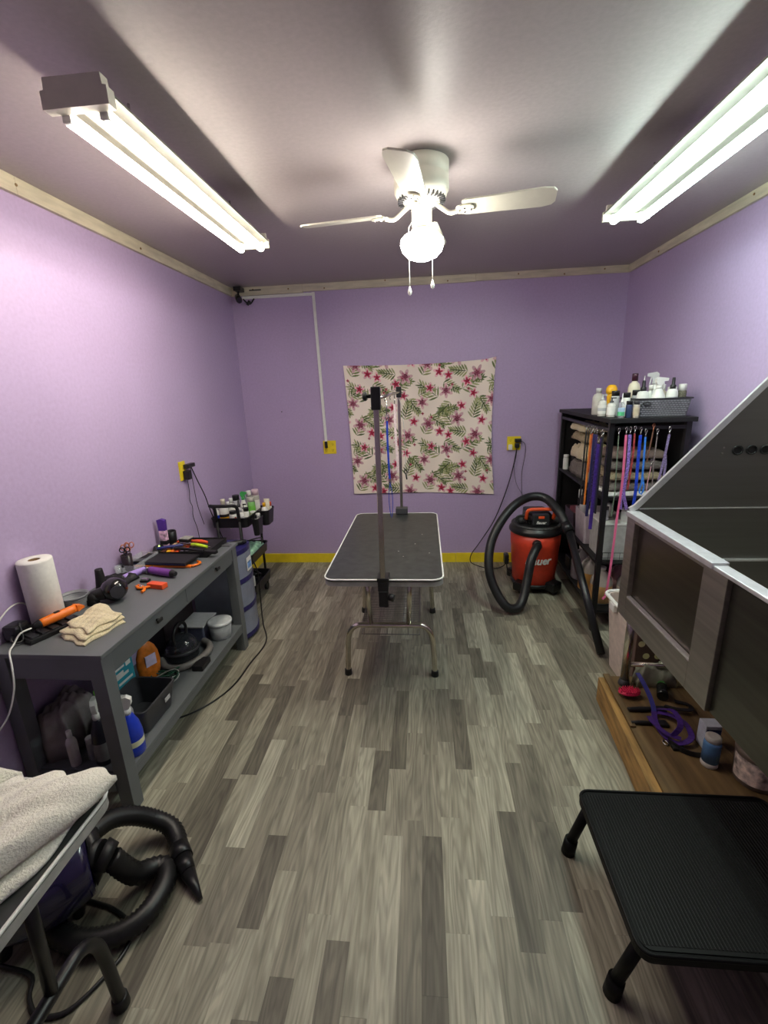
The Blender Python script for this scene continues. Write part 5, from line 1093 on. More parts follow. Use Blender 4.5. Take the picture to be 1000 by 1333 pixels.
# middle shelf
Md = .4785
def rbox(label, x0, x1, y0, y1, z0, z1, m, name, cat, bev=.006, lid=None):
    t = thing(name, label, cat, sp((x0+x1)/2, (y0+y1)/2, z0))
    bm = NB()
    o1 = rrect(x0+.01, x1-.01, y0+.01, y1-.01, .015); o2 = rrect(x0, x1, y0, y1, .015); i2 = rrect(x0+.004, x1-.004, y0+.004, y1-.004, .015); i1 = rrect(x0+.014, x1-.014, y0+.014, y1-.014, .015)
    rings = [[bm.verts.new((p[0], p[1], z)) for p in q] for q, z in ((o1, z0), (o2, z1-.004), (o2, z1), (i2, z1), (i1, z0+.004))]
    for k_ in range(4): _bridge(bm, rings[k_], rings[k_+1], 0, False)
    _cap(bm, rings[0], 0, True); _cap(bm, rings[-1], 0); bmesh.ops.transform(bm, matrix=MSM, verts=bm.verts); obj('bin_body', bm, m, t)
    if lid:
        bm = NB(); box(bm, x0-.004, x1+.004, y0-.004, y1+.004, z1+.001, z1+.014, .004, M=MSM); obj('lid', bm, lid, t)
    return t
rbox('hazy white storage bin on the middle rack shelf facing the vacuum', .015, .24, .36, .60, Md, Md+.22, mat('pale mauve bin', (200, 188, 196), .4, alpha=.9), 'storage_bin', 'bin')
rbox('grey-white storage bin behind the corner post on the middle shelf', .035, .24, .06, .33, Md, Md+.23, mat('hazy grey bin', (196, 198, 192), .4, alpha=.9), 'storage_bin', 'bin', lid=WPLAST)
rbox('lidded clear bin at the right of the middle rack shelf', .26, .42, .05, .33, Md, Md+.21, mat('clear grey bin', (186, 192, 190), .3, alpha=.8), 'storage_bin', 'bin', lid=LGREY)
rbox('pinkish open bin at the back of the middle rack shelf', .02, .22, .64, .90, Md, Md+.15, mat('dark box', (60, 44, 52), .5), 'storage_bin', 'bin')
x_, y_ = world_s(.10, .48); bottle('white bottle poking out of the hazy bin', x_, y_, Md+.006, .28, .030, WPLAST, WPLAST, 'cap')
x_, y_ = world_s(.06, .56); bottle('grey topped bottle in the back of the hazy bin', x_, y_, Md+.006, .30, .026, LGREY, DGREY, 'wide')
x_, y_ = world_s(.17, .44); bottle('cream lidded jar poking out of the hazy bin', x_, y_, Md+.006, .26, .032, CREAMP, WPLAST, 'wide', 'jar', cat='jar')
x_, y_ = world_s(.10, .76); bottle('small white capped bottle in the dark box at the back', x_, y_, Md+.006, .30, .022, BLACKM, WPLAST, 'wide')
x_, y_ = world_s(.16, .70); bottle('black spray bottle in the dark box at the back', x_, y_, Md+.006, .33, .026, BLACKM, BLACK, 'mist')
t = thing('pink_card', 'pink card sticking out of the dark box', 'card', sp(.015, .70, .6)); bm = NB(); box(bm, -.05, .05, -.001, .001, 0, .12, 0, M=MSM @ Rm((.075, .845, Md+.05), .3, .25)); obj('card', bm, mat('pink card', (226, 140, 160), .6), t)
for l, a, b, z_, h, r, m_, c_, k_ in (
 ('small white bottle standing by the rack end on the upper shelf', .035, 1.02, .8985, .12, .022, WPLAST, WPLAST, 'wide'),
 ('small dark bottle behind the folded towels on the upper shelf', .10, 1.04, .8985, .15, .024, BLACKM, DGREY, 'cap'),
 ('white pump bottle on the lidded bin behind the pink leash', .12, .22, .7235, .13, .024, WPLAST, BLACK, 'pump'),
 ('grey jar on the lidded bin behind the corner post', .065, .14, .7235, .09, .026, LGREY, DGREY, 'wide'),
 ('short white jar on the lidded bin by the grey leash', .19, .13, .7235, .08, .026, WPLAST, WPLAST, 'wide')):
    x_, y_ = world_s(a, b); bottle(l, x_, y_, z_, h, r, m_, c_, k_)
# lower shelf jugs
Lw = .1385
def jug(label, lx_, ly_, h, r, m, cap, liq=None, kind='cap'):
    x_, y_ = world_s(lx_, ly_); t = thing('jug', label, 'jug', (x_, y_, Lw))
    o = (x_, y_, Lw)
    bm = NB(); lathe(bm, [(r*.9, 0), (r, .008), (r, h*.55), (r*.9, h*.68), (r*.45, h*.85), (r*.26, h*.90), (r*.26, h*.93)], o, 22); obj('body', bm, m, t)
    bm = NB(); lathe(bm, [(r*.32, h*.92), (r*.32, h), (r*.28, h*1.005)], o, 16); obj('cap', bm, cap, t)
    bm = NB(); tube(bm, [(x_-r*.3, y_-r*.2, Lw+h*.86), (x_-r*.85, y_-r*.5, Lw+h*.84), (x_-r*.98, y_-r*.55, Lw+h*.66), (x_-r*.88, y_-r*.45, Lw+h*.55)], r*.12, 8, .01); obj('grip', bm, m, t)
    if liq:
        bm = NB(); lathe(bm, [(r*.92, .004), (r*1.012, .010), (r*1.012, h*.52)], o, 22, capt=False, capb=False); obj('liquid', bm, liq, t)
    if kind == 'pump':
        bm = NB(); cyl(bm, (x_, y_, Lw+h), (x_, y_, Lw+h*1.12), .005); box(bm, x_-.045, x_+.008, y_-.007, y_+.007, Lw+h*1.12, Lw+h*1.15, .002); obj('pump', bm, WPLAST, t)
jug('tall jug with amber shampoo on the lower rack shelf', .085, .36, .27, .075, HAZY, WPLAST, AMBER)
jug('second amber jug beside the corner post of the rack', .10, .17, .25, .070, HAZY, WPLAST, mat('orange amber', (218, 172, 112), .35))
jug('clear pump jug at the back of the lower rack shelf', .08, .56, .26, .070, mat('smoky clear jug', (140, 132, 140), .3, alpha=.7), WPLAST, None, 'pump')
jug('milky white jug at the near right of the lower rack shelf', .26, .13, .26, .072, HAZY, WPLAST, mat('milky liquid', (226, 214, 196), .3))
jug('pink tinted jug between the white jug and the back', .27, .32, .24, .068, mat('pink haze', (220, 180, 184), .35, alpha=.85), PINK)
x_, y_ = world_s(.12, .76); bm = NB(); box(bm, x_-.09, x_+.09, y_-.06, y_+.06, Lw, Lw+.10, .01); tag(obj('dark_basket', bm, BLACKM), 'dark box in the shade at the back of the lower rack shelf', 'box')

# on the rack top
RZ = 1.3765
t = thing('woven_basket', 'grey woven plastic basket on top of the black rack', 'basket', sp(.29, .16, RZ))
def lbox(x0, x1, y0, y1, z0, z1, th=.003, tp=.014):
    bm = NB(); o1 = rrect(x0+tp, x1-tp, y0+tp, y1-tp, .012, 3); o2 = rrect(x0, x1, y0, y1, .014, 3); i2 = rrect(x0+th, x1-th, y0+th, y1-th, .014, 3); i1 = rrect(x0+tp+th, x1-tp-th, y0+tp+th, y1-tp-th, .012, 3)
    rings = [[bm.verts.new((p[0], p[1], z)) for p in q] for q, z in ((o1, z0), (o2, z1), (i2, z1), (i1, z0+.004))]
    for k_ in range(3): _bridge(bm, rings[k_], rings[k_+1], 0, False)
    _cap(bm, rings[0], 0, True); _cap(bm, rings[-1], 0); return bm
bm = lbox(.150, .435, .015, .30, RZ, RZ+.103); bmesh.ops.transform(bm, matrix=MSM, verts=bm.verts); obj('basket_wall', bm, mat('grey basket', (96, 96, 100), .5), t)
bm = NB()
for j in range(8):
    for i in range(16):
        f = (j+.5)/8; x0 = .150+.014*(1-f)+.006; x1 = .435-.014*(1-f)-.006; yy = .015+.014*(1-f)-.002
        a = x0+(x1-x0)*(i+.5*(j % 2))/16; 
        if a+.012 < x1: box(bm, a, a+.012, yy-.0015, yy+.001, RZ+.008+.0112*j, RZ+.014+.0112*j, 0, M=MSM)
for j in range(8):
    for i in range(16):
        f = (j+.5)/8; xx = .150+.014*(1-f)-.001; a = .03+.25*(i+.5*(j % 2))/16
        if a+.012 < .285: box(bm, xx-.002, xx+.001, a, a+.012, RZ+.008+.0112*j, RZ+.014+.0112*j, 0, M=MSM)
stuff(obj('weave', bm, mat('light grey weave', (140, 140, 146), .45), t))
bm = NB(); pts = [sp(*p) for p in ((.150, .015, RZ+.103), (.435, .015, RZ+.103), (.435, .30, RZ+.103), (.150, .30, RZ+.103))]; tube(bm, pts, .0045, 8, closed=True, curve=False); obj('rim', bm, DGREY, t)
bm = NB(); pts = [MSM @ Vector((.195+.020*math.cos(a), .011, RZ+.078+.009*math.sin(a))) for a in [2*PI*i/12 for i in range(12)]]; tube(bm, pts, .003, 6, .008, closed=True); obj('handle_ring', bm, DGREY, t)
BZ = RZ+.0045
tb_ = [  # in the basket: label, x, y, h, r, body, cap, kind, lab, rz
 ('big white trigger spray bottle at the front of the woven basket', .275, .075, .205, .040, WPLAST, WPLAST, 'spray', None, 0.1),
 ('white bottle with black mist sprayer and grey label in the basket', .345, .065, .200, .030, WPLAST, BLACK, 'mist', [LGREY, TAN, LGREY], 0),
 ('clear jar of dark pellets with white lid in the basket', .402, .075, .165, .022, mat('dark pellets', (100, 96, 80), .6, var=.5, scale=200), WPLAST, 'wide', None, 0),
 ('rounded white bottle with black mist cap behind the spray bottle', .195, .085, .190, .032, WPLAST, BLACK, 'mist', None, 0),
 ('black capped bottle low in the left of the basket', .185, .15, .14, .024, LGREY, BLACK, 'wide', None, 0),
 ('white bottle with maroon cap at the back of the basket', .20, .235, .230, .034, CREAMP, mat('maroon cap', (60, 20, 40), .4), 'cap', None, 0),
 ('slim white dropper bottle at the back of the basket', .255, .235, .215, .022, WPLAST, WPLAST, 'dropper', None, 0),
 ('white trigger bottle tilted at the back of the basket', .310, .225, .235, .036, WPLAST, LGREY, 'spray', None, 2.6),
 ('plain white bottle behind the big spray bottle', .265, .155, .165, .026, WPLAST, WPLAST, 'cap', [PAPER], 0),
 ('cream bottle between the sprayers at the basket centre', .33, .145, .165, .024, CREAMP, WPLAST, 'cap', None, 0),
 ('white bottle at the far right of the basket', .395, .18, .15, .026, WPLAST, WPLAST, 'wide', None, 0),
]
for l, a, b, h, r, m_, c_, k_, lb, rz_ in tb_:
    x_, y_ = world_s(a, b); bottle(l, x_, y_, BZ, h*1.06, r, m_, c_, k_, 'spray_bottle' if k_ == 'spray' else 'bottle', lb, 'bottles in the woven basket', 'bottle', rz=rz_)
# loose ones left of the basket
for l, a, b, h, r, m_, c_, k_, lb in (
 ('white jar with pump tip nearest the left edge of the rack top', .018, .215, .12, .024, mat('clear jar glass', (206, 204, 196), .2), LGREY, 'pump', [PAPER, LGREY, PAPER]),
 ('second white labelled jar from the left on the rack top', .040, .12, .105, .024, mat('clear jar glass', (206, 204, 196), .2), DGREY, 'pump', [PAPER]),
 ('clear squeeze bottle with mint green liquid on the rack top', .060, .015, .125, .018, CLEAR, WPLAST, 'dropper', [MINT, mat('pale blue label', (170, 196, 220), .5)]),
 ('small navy bottle right of the mint green one', .103, .020, .085, .017, mat('navy glass', (50, 62, 96), .3), BLACK, 'wide', None),
 ('clear bottle with pale label touching the basket end', .135, -.002, .085, .0155, mat('clear beige bottle', (190, 180, 166), .25), DGREY, 'wide', [mat('beige label', (200, 186, 160), .6)]),
 ('black capped bottle in the middle of the left cluster', .085, .20, .135, .023, LGREY, BLACK, 'wide', None),
 ('second black capped bottle behind the navy one', .125, .13, .125, .020, WPLAST, BLACK, 'wide', None),
 ('grey frosted bottle behind the white jars', .040, .37, .15, .034, HAZY, LGREY, 'cap', None)):
    x_, y_ = world_s(a, b); bottle(l, x_, y_, RZ, h*1.12, r*1.04, m_, c_, k_, 'jar' if 'jar' in l else 'bottle', lb, 'bottles standing left of the basket')
x_, y_ = world_s(.090, .29)
t = thing('yellow_toy_bottle', 'yellow bottle with a rounded bulb top on the rack', 'bottle', (x_, y_, RZ))
bm = NB(); lathe(bm, [(.022, 0), (.024, .004), (.024, .10), (.026, .125), (.025, .13)], (x_, y_, RZ), 18); obj('body', bm, YELP, t)
bm = NB(); lathe(bm, [(.027, .13), (.033, .145), (.032, .165), (.022, .182), (.010, .187)], (x_, y_, RZ), 18); obj('bulb_top', bm, YELP, t)

# ================================================================ WHITE BIN AND GIFT BAG
t = thing('waste_bin', 'off-white tall plastic bin with a wide rim beside the steel tub', 'bin', (1.17, 2.35, 0))
bm = NB(); tub(bm, 1.022, 1.33, 2.155, 2.43, 0, .432, .005, .03, .04, .012); obj('bin_body', bm, mat('pinkish white plastic', (214, 198, 188), .45), t)
bm = NB(); pts = [Vector((p[0], p[1], .434)) for p in rrect(1.012, 1.341, 2.145, 2.441, .05)]; tube(bm, pts, .010, 8, closed=True, curve=False); obj('rim', bm, WPLAST, t)
bm = NB(); box(bm, 1.0, 1.02, 2.27, 2.33, .385, .43, .006); obj('handle', bm, WPLAST, t)
t = thing('gift_bag', 'brown polka dot paper bag behind the tub leg', 'bag', (1.25, 2.11, 0))
bm = NB(); box(bm, 1.045, 1.50, 2.085, 2.125, 0, .43, .004); obj('bag', bm, BROWN, t)
bm = NB(); rr = random.Random(2)
for j in range(6):
    for i in range(8):
        cx, cz = 1.072+i*.056+(.028 if j % 2 else 0), .04+j*.068
        if cx < 1.485: cyl(bm, (cx, 2.0848, cz), (cx, 2.0838, cz), .0165, n=14)
obj('dot_print', bm, CREAMD, t)

# ================================================================ PLINTH
pt = thing('wooden_plinth', 'low timber platform under the stainless tub', 'platform', (1.2, 1.7, 0))
def shear_poly(p): return p
bm = NB(); prism(bm, [(.872, 2.065), (.900, 2.065), (.846, 1.29), (.808, 1.29)], 0, .130, 'z'); obj('face_board', bm, WOODE, pt)
bm = NB(); prism(bm, [(.901, 2.064), (1.20, 2.064), (1.20, 1.29), (.847, 1.29)], .105, .139, 'z'); obj('top_board', bm, WOOD, pt)
bm = NB(); box(bm, 1.202, XR-.016, 1.29, 2.064, .105, .138, .001); obj('top_board', bm, WOOD, pt)
bm = NB(); prism(bm, [(.895, 2.070), (.925, 2.070), (.895, 1.70), (.872, 1.70)], .1395, .149, 'z'); obj('edge_batten', bm, WOOD, pt)
bm = NB(); box(bm, .92, XR-.016, 2.04, 2.063, 0, .104); box(bm, .88, XR-.016, 1.295, 1.32, 0, .104); obj('joist', bm, WOOD, pt)
PZ = .1395

# ================================================================ STAINLESS TUB
tbn = thing('grooming_tub', 'large stainless steel dog bathing tub with sloped end panel on the right', 'tub', (1.25, 1.4, PZ))
TX, TE, TN, TR_, TB = .910, 2.03, .80, 1.02, .525
XB = XR-.004
bm = NB(); prism(bm, [(TX+.01, .60), (TX+.01, 1.022), (TX+.03, 1.035), (1.555, 1.735), (XB, 1.735), (XB, .60)], TE-.004, TE, 'y'); obj('end_panel', bm, STEELX, tbn)
bm = NB(); ribbon(bm, [(TX+.005, TE-.004, 1.026), (TX+.03, TE-.004, 1.042), (1.553, TE-.004, 1.742)], .014, .024, (0, 1, 0), curve=False); obj('sloped_lip', bm, STEELB, tbn)
bm = NB(); box(bm, TX+.045, XB, TE-.009, TE-.004, 1.029, 1.033); box(bm, TX+.045, XB, TE-.018, TE-.004, .783, .793, .002); obj('fold_line', bm, STEELB, tbn)
for i in range(3):
    cx = 1.325+.055*i; cz = 1.285
    bm = NB(); tube(bm, [(cx+.020*math.cos(a), TE-.008, cz+.018*math.sin(a)) for a in [2*PI*k_/16 for k_ in range(16)]], .0035, 6, .01, closed=True); h_ = obj('grommet', bm, BLACK, tbn)
    bm = NB(); cyl(bm, (cx, TE-.0045, cz), (cx, TE-.0060, cz), .018, n=18); obj('hole', bm, BLACKM, h_)
bm = NB(); cyl(bm, (1.267, TE-.004, 1.297), (1.267, TE-.008, 1.297), .0035, n=8); cyl(bm, (1.264, TE-.004, 1.270), (1.264, TE-.008, 1.270), .0035, n=8); obj('rivets', bm, SILVER, tbn)
bm = NB(); box(bm, XB-.004, XB, TN, TE-.005, .60, 1.74); obj('back_splash', bm, STEEL, tbn)
bm = NB(); box(bm, TX+.04, XB-.005, TN, TE-.005, .60, .606); obj('basin_floor', bm, STEEL, tbn)
bm = NB(); box(bm, TX+.034, TX+.039, TN, TE-.005, .60, 1.0); obj('basin_front', bm, STEEL, tbn)
bm = NB(); box(bm, TX+.04, XB-.005, TN-.005, TN, .60, 1.0); obj('near_end_panel', bm, STEEL, tbn)
# front frame
def fr(a0, a1, z0, z1, nm='frame_rail', d0=0, d1=.028, bev=.002): 
    bm = NB(); box(bm, TX+d0, TX+d1, a0, a1, z0, z1, bev); return obj(nm, bm, STEEL, tbn)
fr(1.955, TE, TB, 1.0, 'frame_post'); fr(1.335, 1.455, TB, 1.0, 'frame_post'); fr(1.456, 1.954, TB, .632); fr(1.456, 1.954, .985, 1.0)
bm = NB(); box(bm, TX+.022, TX+.026, 1.455, 1.955, .62, .99); obj('recessed_panel', bm, mat('brushed panel', (108, 100, 92), .3, 1., var=.08, scale=30, stretch=(1, .05, 1)), tbn)
bm = NB(); box(bm, TX+.002, TX+.020, 1.456, 1.954, .6325, .640, .001); obj('panel_ledge', bm, STEELB, tbn)
bm = NB(); box(bm, TX+.016, TX+.022, TN, 1.334, TB, .985); obj('door_panel', bm, mat('brushed door', (104, 102, 96), .33, 1., var=.10, scale=30, stretch=(1, .05, 1)), tbn)
bm = NB(); box(bm, TX-.008, TX+.046, 1.405, TE-.001, 1.0005, 1.022, .003); obj('front_rim', bm, STEELB, tbn)
bm = NB(); box(bm, TX-.004, TX+.040, TN, 1.403, 1.0, 1.014, .003); obj('front_rim', bm, STEELB, tbn)
for x_, y_, zf in ((.968, 2.0, PZ+.0005), (1.54, 2.0, PZ+.0005), (1.54, 1.33, PZ+.0005), (1.2, .86, 0.0005)):
    bm = NB(); cyl(bm, (x_, y_, zf+.03), (x_, y_, .5995), .019, n=18); lg = obj('leg', bm, CHROME, tbn)
    bm = NB(); lathe(bm, [(.026, 0), (.027, .006), (.022, .03), (.016, .032)], (x_, y_, zf), 16); obj('foot', bm, DGREY, lg)
bm = NB(); cyl(bm, (.985, 2.0, .252), (1.523, 2.0, .252), .012, n=12); obj('cross_bar', bm, CHROME, tbn)
bm = NB(); lathe(bm, [(.045, 0), (.045, .075)], (1.22, 1.62, .524), 20); tube(bm, [(1.22, 1.62, .53), (1.22, 1.62, .40), (1.28, 1.68, .33), (1.40, 1.72, .33)], .022, 12); obj('drain_pipe', bm, WPLAST, tbn)

# ================================================================ THINGS ON THE PLINTH
t = thing('rubber_brush', 'hot pink oval rubber curry brush on the timber platform', 'brush', (.955, 1.90, PZ))
bm = NB(); ball(bm, (.952, 1.905, PZ+.026), (.050, .030, .012), 20, M=None); obj('brush_base', bm, PINKB, t)
bm = NB()
for i in range(9):
    for j in range(5):
        a, b = (i-4)*.0105, (j-2)*.0105
        if (a/.046)**2+(b/.027)**2 < 1: cyl(bm, (.952+a, 1.905+b, PZ+.032), (.952+a, 1.905+b, PZ+.044), .0035, .002, n=6)
stuff(obj('nubs', bm, PINKB, t))
bm = NB(); box(bm, .925, .98, 1.895, 1.915, PZ+.0105, PZ+.018, .003); obj('strap', bm, BLACKM, t)
for l, p0, p1, r in (('black brush handle lying across the timber platform, further one', (.905, 1.805, PZ+.011), (1.02, 1.812, PZ+.011), .011), ('black brush handle lying across the timber platform, nearer one', (.885, 1.722, PZ+.009), (.985, 1.722, PZ+.009), .009)):
    t = thing('brush_handle', l, 'brush', p0); bm = NB(); tube(bm, [p0, ((p0[0]+p1[0])/2, p0[1]+.002, p0[2]), p1], lambda s: r*(.75+.25*math.sin(s*PI)), 10, .008); obj('handle', bm, BLACKM, t)
    bm = NB(); box(bm, p1[0]-.004, p1[0]+.05, p1[1]-.018, p1[1]+.018, PZ, PZ+.014, .003); obj('head', bm, BLACK, t)
root_h = t = thing('dog_harness', 'purple strap harness lying looped on the timber platform', 'harness', (1.02, 1.72, PZ))
pm = mat('violet webbing', (66, 34, 118), .5, var=.15, scale=80)
bm = NB(); ribbon(bm, [(1.0, 1.95, PZ+.10), (1.005, 1.90, PZ+.085), (1.015, 1.84, PZ+.045), (1.01, 1.78, PZ+.012)], .020, .003, (1, 0, 0)); obj('upper_strap', bm, mat('blue webbing', (56, 56, 130), .5), t)
bm = NB(); ribbon(bm, [(1.01, 1.79, PZ+.016), (.985, 1.72, PZ+.0135), (.985, 1.64, PZ+.0135), (1.02, 1.60, PZ+.016), (1.075, 1.62, PZ+.03), (1.085, 1.69, PZ+.04), (1.06, 1.75, PZ+.03), (1.02, 1.78, PZ+.018)], .003, .022, (0, 0, 1)); obj('chest_loop', bm, pm, t)
bm = NB(); ribbon(bm, [(.985, 1.62, PZ+.0125), (1.01, 1.57, PZ+.0145), (1.045, 1.55, PZ+.0125), (1.08, 1.545, PZ+.0125)], .022, .004, (0, 0, 1)); box(bm, .985, 1.03, 1.575, 1.60, PZ, PZ+.014, .003); obj('black_strap', bm, BLACKM, t)
bm = NB(); tube(bm, [(.975, 1.60, PZ+.004), (.965, 1.615, PZ+.004), (.975, 1.63, PZ+.004), (.985, 1.615, PZ+.004)], .0025, 6, .005, closed=True); obj('ring', bm, SILVER, t)
bm = NB(); ribbon(bm, [(1.03, 1.80, PZ+.02), (1.06, 1.74, PZ+.06), (1.05, 1.66, PZ+.055), (1.0, 1.62, PZ+.03)], .022, .003, (1, .3, 0)); ribbon(bm, [(.975, 1.76, PZ+.012), (.965, 1.70, PZ+.03), (.985, 1.64, PZ+.03), (1.03, 1.61, PZ+.03)], .020, .003, (1, .3, 0)); obj('girth_strap', bm, pm, root_h)
t = thing('green_bottle', 'dark bottle with green cap lying at the back of the platform', 'bottle', (1.11, 1.95, PZ)); bm = NB(); tube(bm, [(1.09, 1.88, PZ+.025), (1.12, 1.95, PZ+.027)], .024, 14, .02); obj('body', bm, mat('dark glass', (26, 30, 28), .2), t); bm = NB(); tube(bm, [(1.12, 1.951, PZ+.027), (1.127, 1.967, PZ+.027)], .02, 14, .01); obj('cap', bm, mat('leaf green cap', (60, 130, 50), .4), t)
bm = NB(); towel(bm, [(1.02, 1.975), (1.20, 1.975), (1.20, 2.03), (1.02, 2.03)], PZ, .10, .02, 71, 18, 10, .006); tag(obj('white_rag', bm, mat('grey green rag', (160, 162, 140), .9)), 'pale crumpled rag behind the harness on the platform', 'rag')
t = thing('black_muzzle', 'black strap tangle on the platform right of the green-capped bottle', 'strap', (1.13, 1.82, PZ)); bm = NB(); ribbon(bm, [(1.08, 1.84, PZ+.006), (1.12, 1.80, PZ+.02), (1.17, 1.80, PZ+.02), (1.19, 1.85, PZ+.006), (1.14, 1.87, PZ+.01)], .004, .02, (0, 0, 1)); obj('strap', bm, BLACKM, t)
t = thing('blue_bottle', 'blue bottle with a clear cap standing on the platform edge', 'bottle', (1.085, 1.515, PZ))
bm = NB(); lathe(bm, [(.027, 0), (.029, .004), (.029, .022)], (1.085, 1.515, PZ), 20); obj('base', bm, HAZY, t)
bm = NB(); lathe(bm, [(.0292, .022), (.0295, .10), (.027, .112)], (1.085, 1.515, PZ), 20); obj('body', bm, mat('mid blue bottle', (76, 120, 164), .4), t)
bm = NB(); lathe(bm, [(.0265, .112), (.0265, .130), (.02, .134)], (1.085, 1.515, PZ), 20); obj('cap', bm, HAZY, t)
t = thing('white_carton', 'white and blue carton behind the blue bottle', 'box', (1.12, 1.60, PZ)); bm = NB(); box(bm, 1.105, 1.165, 1.59, 1.64, PZ, PZ+.11, .003); obj('carton', bm, mat('dull carton', (190, 196, 206), .5), t); bm = NB(); box(bm, 1.108, 1.163, 1.5893, 1.5899, PZ+.03, PZ+.095); obj('blue_print', bm, mat('navy print', (44, 60, 110), .5), t)
t = thing('round_tub', 'round tub with a printed picture of a pale dog on its side', 'tub', (1.20, 1.44, PZ))
bm = NB(); lathe(bm, [(.062, 0), (.066, .004), (.070, .12), (.072, .124), (.072, .135), (.066, .138)], (1.205, 1.45, PZ), 30); obj('body', bm, mat('brown grey tub', (110, 96, 86), .4), t)
bm = NB()
vs0 = []
for i in range(13):
    a = math.radians(165+110*i/12); 
    vs0.append([bm.verts.new((1.205+r_*math.cos(a), 1.45+r_*math.sin(a), PZ+z_)) for r_, z_ in ((.0680, .02), (.0715, .115))])
for i in range(12): bm.faces.new((vs0[i][0], vs0[i+1][0], vs0[i+1][1], vs0[i][1]))
obj('printed_label', bm, mat('pale label print', (206, 190, 178), .5, var=.45, scale=38), t)

# ================================================================ STEP STOOL
STOOL_BLACK = mat('stool black', (11, 11, 12), .5, var=.1, spec=.18)
st = thing('step_stool', 'black metal platform step with a ribbed rubber top at the lower right', 'step stool', (.8, 1.05, 0))
SX0, SX1, SY0, SY1, SHZ = .505, 1.10, .805, 1.272, .25
bm = NB(); prism(bm, rrect(SX0, SX1, SY0, SY1, .035), SHZ-.028, SHZ-.004, 'z'); obj('platform', bm, STOOL_BLACK, st)
bm = NB(); pts = [Vector((p[0], p[1], SHZ-.004)) for p in rrect(SX0+.003, SX1-.003, SY0+.003, SY1-.003, .032)]; tube(bm, pts, .005, 8, closed=True, curve=False); obj('edge_bead', bm, STOOL_BLACK, st)
bm = NB(); prism(bm, rrect(SX0+.012, SX1-.012, SY0+.012, SY1-.012, .025), SHZ-.0038, SHZ-.001, 'z'); mt_ = obj('rubber_mat', bm, STOOL_BLACK, st)
bm = NB(); nrib = 62
for i in range(nrib):
    x_ = SX0+.02+(SX1-SX0-.04)*i/(nrib-1); prism(bm, [(x_-.0032, SHZ-.001), (x_+.0032, SHZ-.001), (x_+.0016, SHZ+.0012), (x_-.0016, SHZ+.0012)], SY0+.022, SY1-.022, 'y')
stuff(obj('rib', bm, mat('ribbed rubber', (15, 16, 16), .5, var=.1, spec=.22), mt_))
for x_, dx in ((SX0+.03, -.05), (SX1-.05, .02)):
    for y_, dy in ((SY0+.05, .03), (SY1-.04, .045)):
        yy = y_+dy*.3
        bm = NB(); cyl(bm, (x_, y_, SHZ-.028), (x_+dx, yy, .03), .0165, n=16); lg = obj('leg', bm, STOOL_BLACK, st)
        bm = NB(); cyl(bm, (x_+dx*.86, y_+(yy-y_)*.86, .032+.198*.14), (x_+dx, yy, .0), .0215, .023, n=16); obj('rubber_foot', bm, STOOL_BLACK, lg)

# ================================================================ SECOND TABLE, TOWELS, FORCE DRYER
groom_table((-1.168, .50, 0), .84, .61, .70, 'white-edged side table with black legs at the lower left corner', BLACK, 'x', False)
T2 = .7025
t2 = [(-.80, .33), (-.772, .765), (-.86, .80), (-1.50, .34)]
bm = NB(); towel(bm, [(-1.07, .24), (-.790, .46), (-.752, .760), (-.93, .70)], T2, .020, .004, 80, 40, 40, .010); tag(obj('white_towel', bm, TOWELW), 'thin white towel lowest on the side table near its right edge', 'towel')
bm = NB(); towel(bm, [(-1.12, .34), (-.84, .38), (-.728, .800), (-.955, .765)], T2+.027, .040, .010, 81, 60, 50, .014); tag(obj('long_towel', bm, TOWELW), 'long worn white towel folded along the right edge of the side table', 'towel')
bm = NB(); towel(bm, [(-1.50, .40), (-1.14, .33), (-.965, .805), (-1.34, .83)], T2, .085, .014, 82, 60, 50, .014, hfun=lambda u, v: .02*math.sin(u*PI)*math.sin(v*PI)); tag(obj('bulky_towel', bm, TOWELW), 'bulky folded white towel at the wall side of the side table', 'towel')

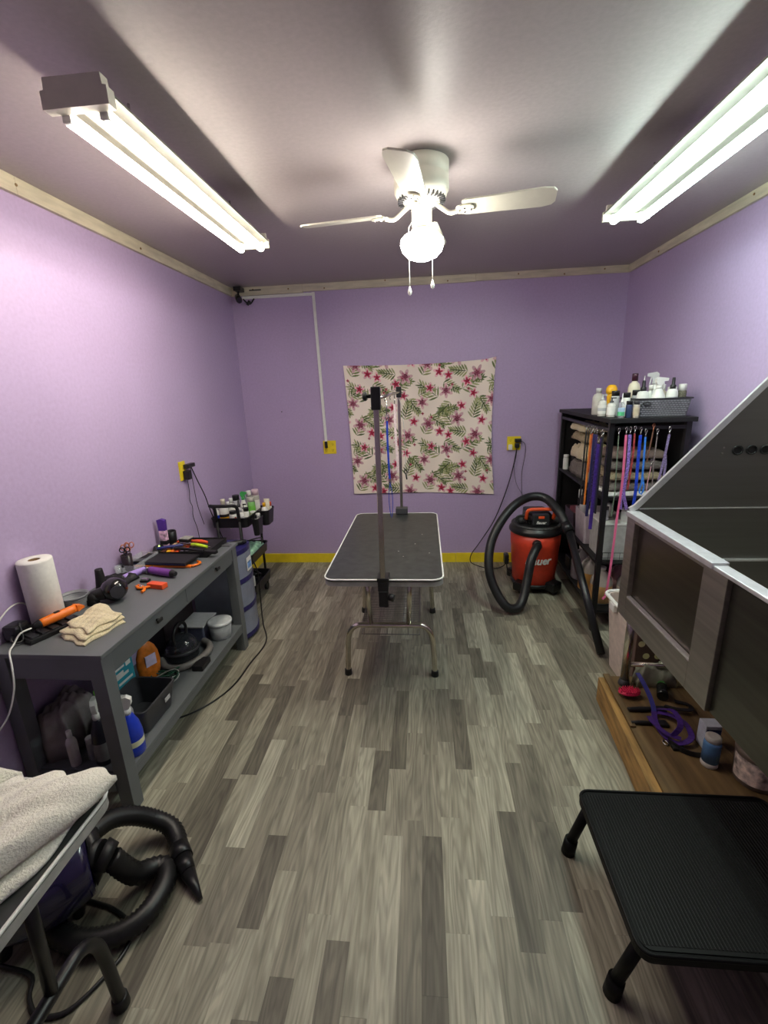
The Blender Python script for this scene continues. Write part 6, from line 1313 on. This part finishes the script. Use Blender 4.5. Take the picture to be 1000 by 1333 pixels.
fd = thing('force_dryer', 'dark blue floor dryer with two black hoses under the side table', 'pet dryer', (-1.16, .98, 0))
bm = NB(); tube(bm, [(-1.30, .86, .17), (-1.20, .93, .17), (-1.10, 1.02, .17)], lambda s: .115+.025*math.sin(s*PI), 26, .02); obj('motor_body', bm, mat('dark blue enamel', (26, 22, 56), .22, coat=.6), fd)
bm = NB(); cyl(bm, (-1.10, 1.02, .17), (-1.075, 1.045, .17), .10, .06, n=26); cyl(bm, (-1.30, .86, .17), (-1.32, .84, .17), .10, .07, n=26); obj('end_cap', bm, BLACK, fd)
for a, b in ((-1.26, .83), (-1.12, .95), (-1.30, .93), (-1.17, 1.07)):
    bm = NB(); cyl(bm, (a, b, 0), (a+.01, b+.01, .09), .016, .02, n=12); obj('foot', bm, BLACKR, fd)
bm = NB(); tube(bm, [(-1.25, .90, .29), (-1.25, .90, .335), (-1.15, .985, .335), (-1.15, .985, .29)], .012, 10); obj('handle', bm, BLACK, fd)
HM = mat('black corrugated hose', (22, 22, 23), .42)
bm = NB(); tube(bm, [(-1.12, 1.06, .20), (-1.10, 1.13, .18), (-1.06, 1.18, .14), (-1.01, 1.215, .085), (-.955, 1.215, .055), (-.915, 1.185, .04), (-.89, 1.15, .036)], .030, 14, .007, rib=.085); obj('long_hose', bm, HM, fd)
bm = NB(); cyl(bm, (-.892, 1.155, .037), (-.855, 1.115, .036), .033, .034, n=18); cyl(bm, (-.855, 1.115, .036), (-.815, 1.075, .032), .030, .024, n=18); cyl(bm, (-.815, 1.075, .032), (-.742, 1.01, .012), .024, .007, n=18); obj('nozzle', bm, BLACK, fd)
bm = NB(); cyl(bm, (-1.07, .99, .20), (-1.035, .995, .20), .042, n=18); cyl(bm, (-1.035, .995, .20), (-1.005, 1.0, .185), .048, .040, n=18); obj('hose_cuff', bm, BLACKR, fd)
bm = NB(); tube(bm, [(-1.01, 1.0, .185), (-.985, 1.01, .13), (-.965, 1.035, .07), (-.94, 1.075, .045), (-.905, 1.085, .036), (-.878, 1.05, .036), (-.872, 1.0, .036), (-.885, .94, .036), (-.93, .89, .036), (-1.0, .865, .036), (-1.08, .865, .036), (-1.17, .89, .036), (-1.26, .90, .036)], .031, 14, .008, rib=.09); obj('short_hose', bm, HM, fd)
bm = NB(); tube(bm, [(-1.45, .82, .006), (-1.25, .805, .006), (-1.14, .79, .006), (-1.105, .745, .006), (-1.05, .712, .006), (-.975, .725, .006), (-.925, .80, .006), (-.905, .87, .006), (-.93, .93, .006), (-1.02, .97, .006), (-1.10, .985, .006), (-1.2, 1.0, .006)], .0062, 8, .015); obj('power_cord', bm, BLACK, fd)

for o in list(C.objects):
    if '_mesh' in o.keys(): del o['_mesh']
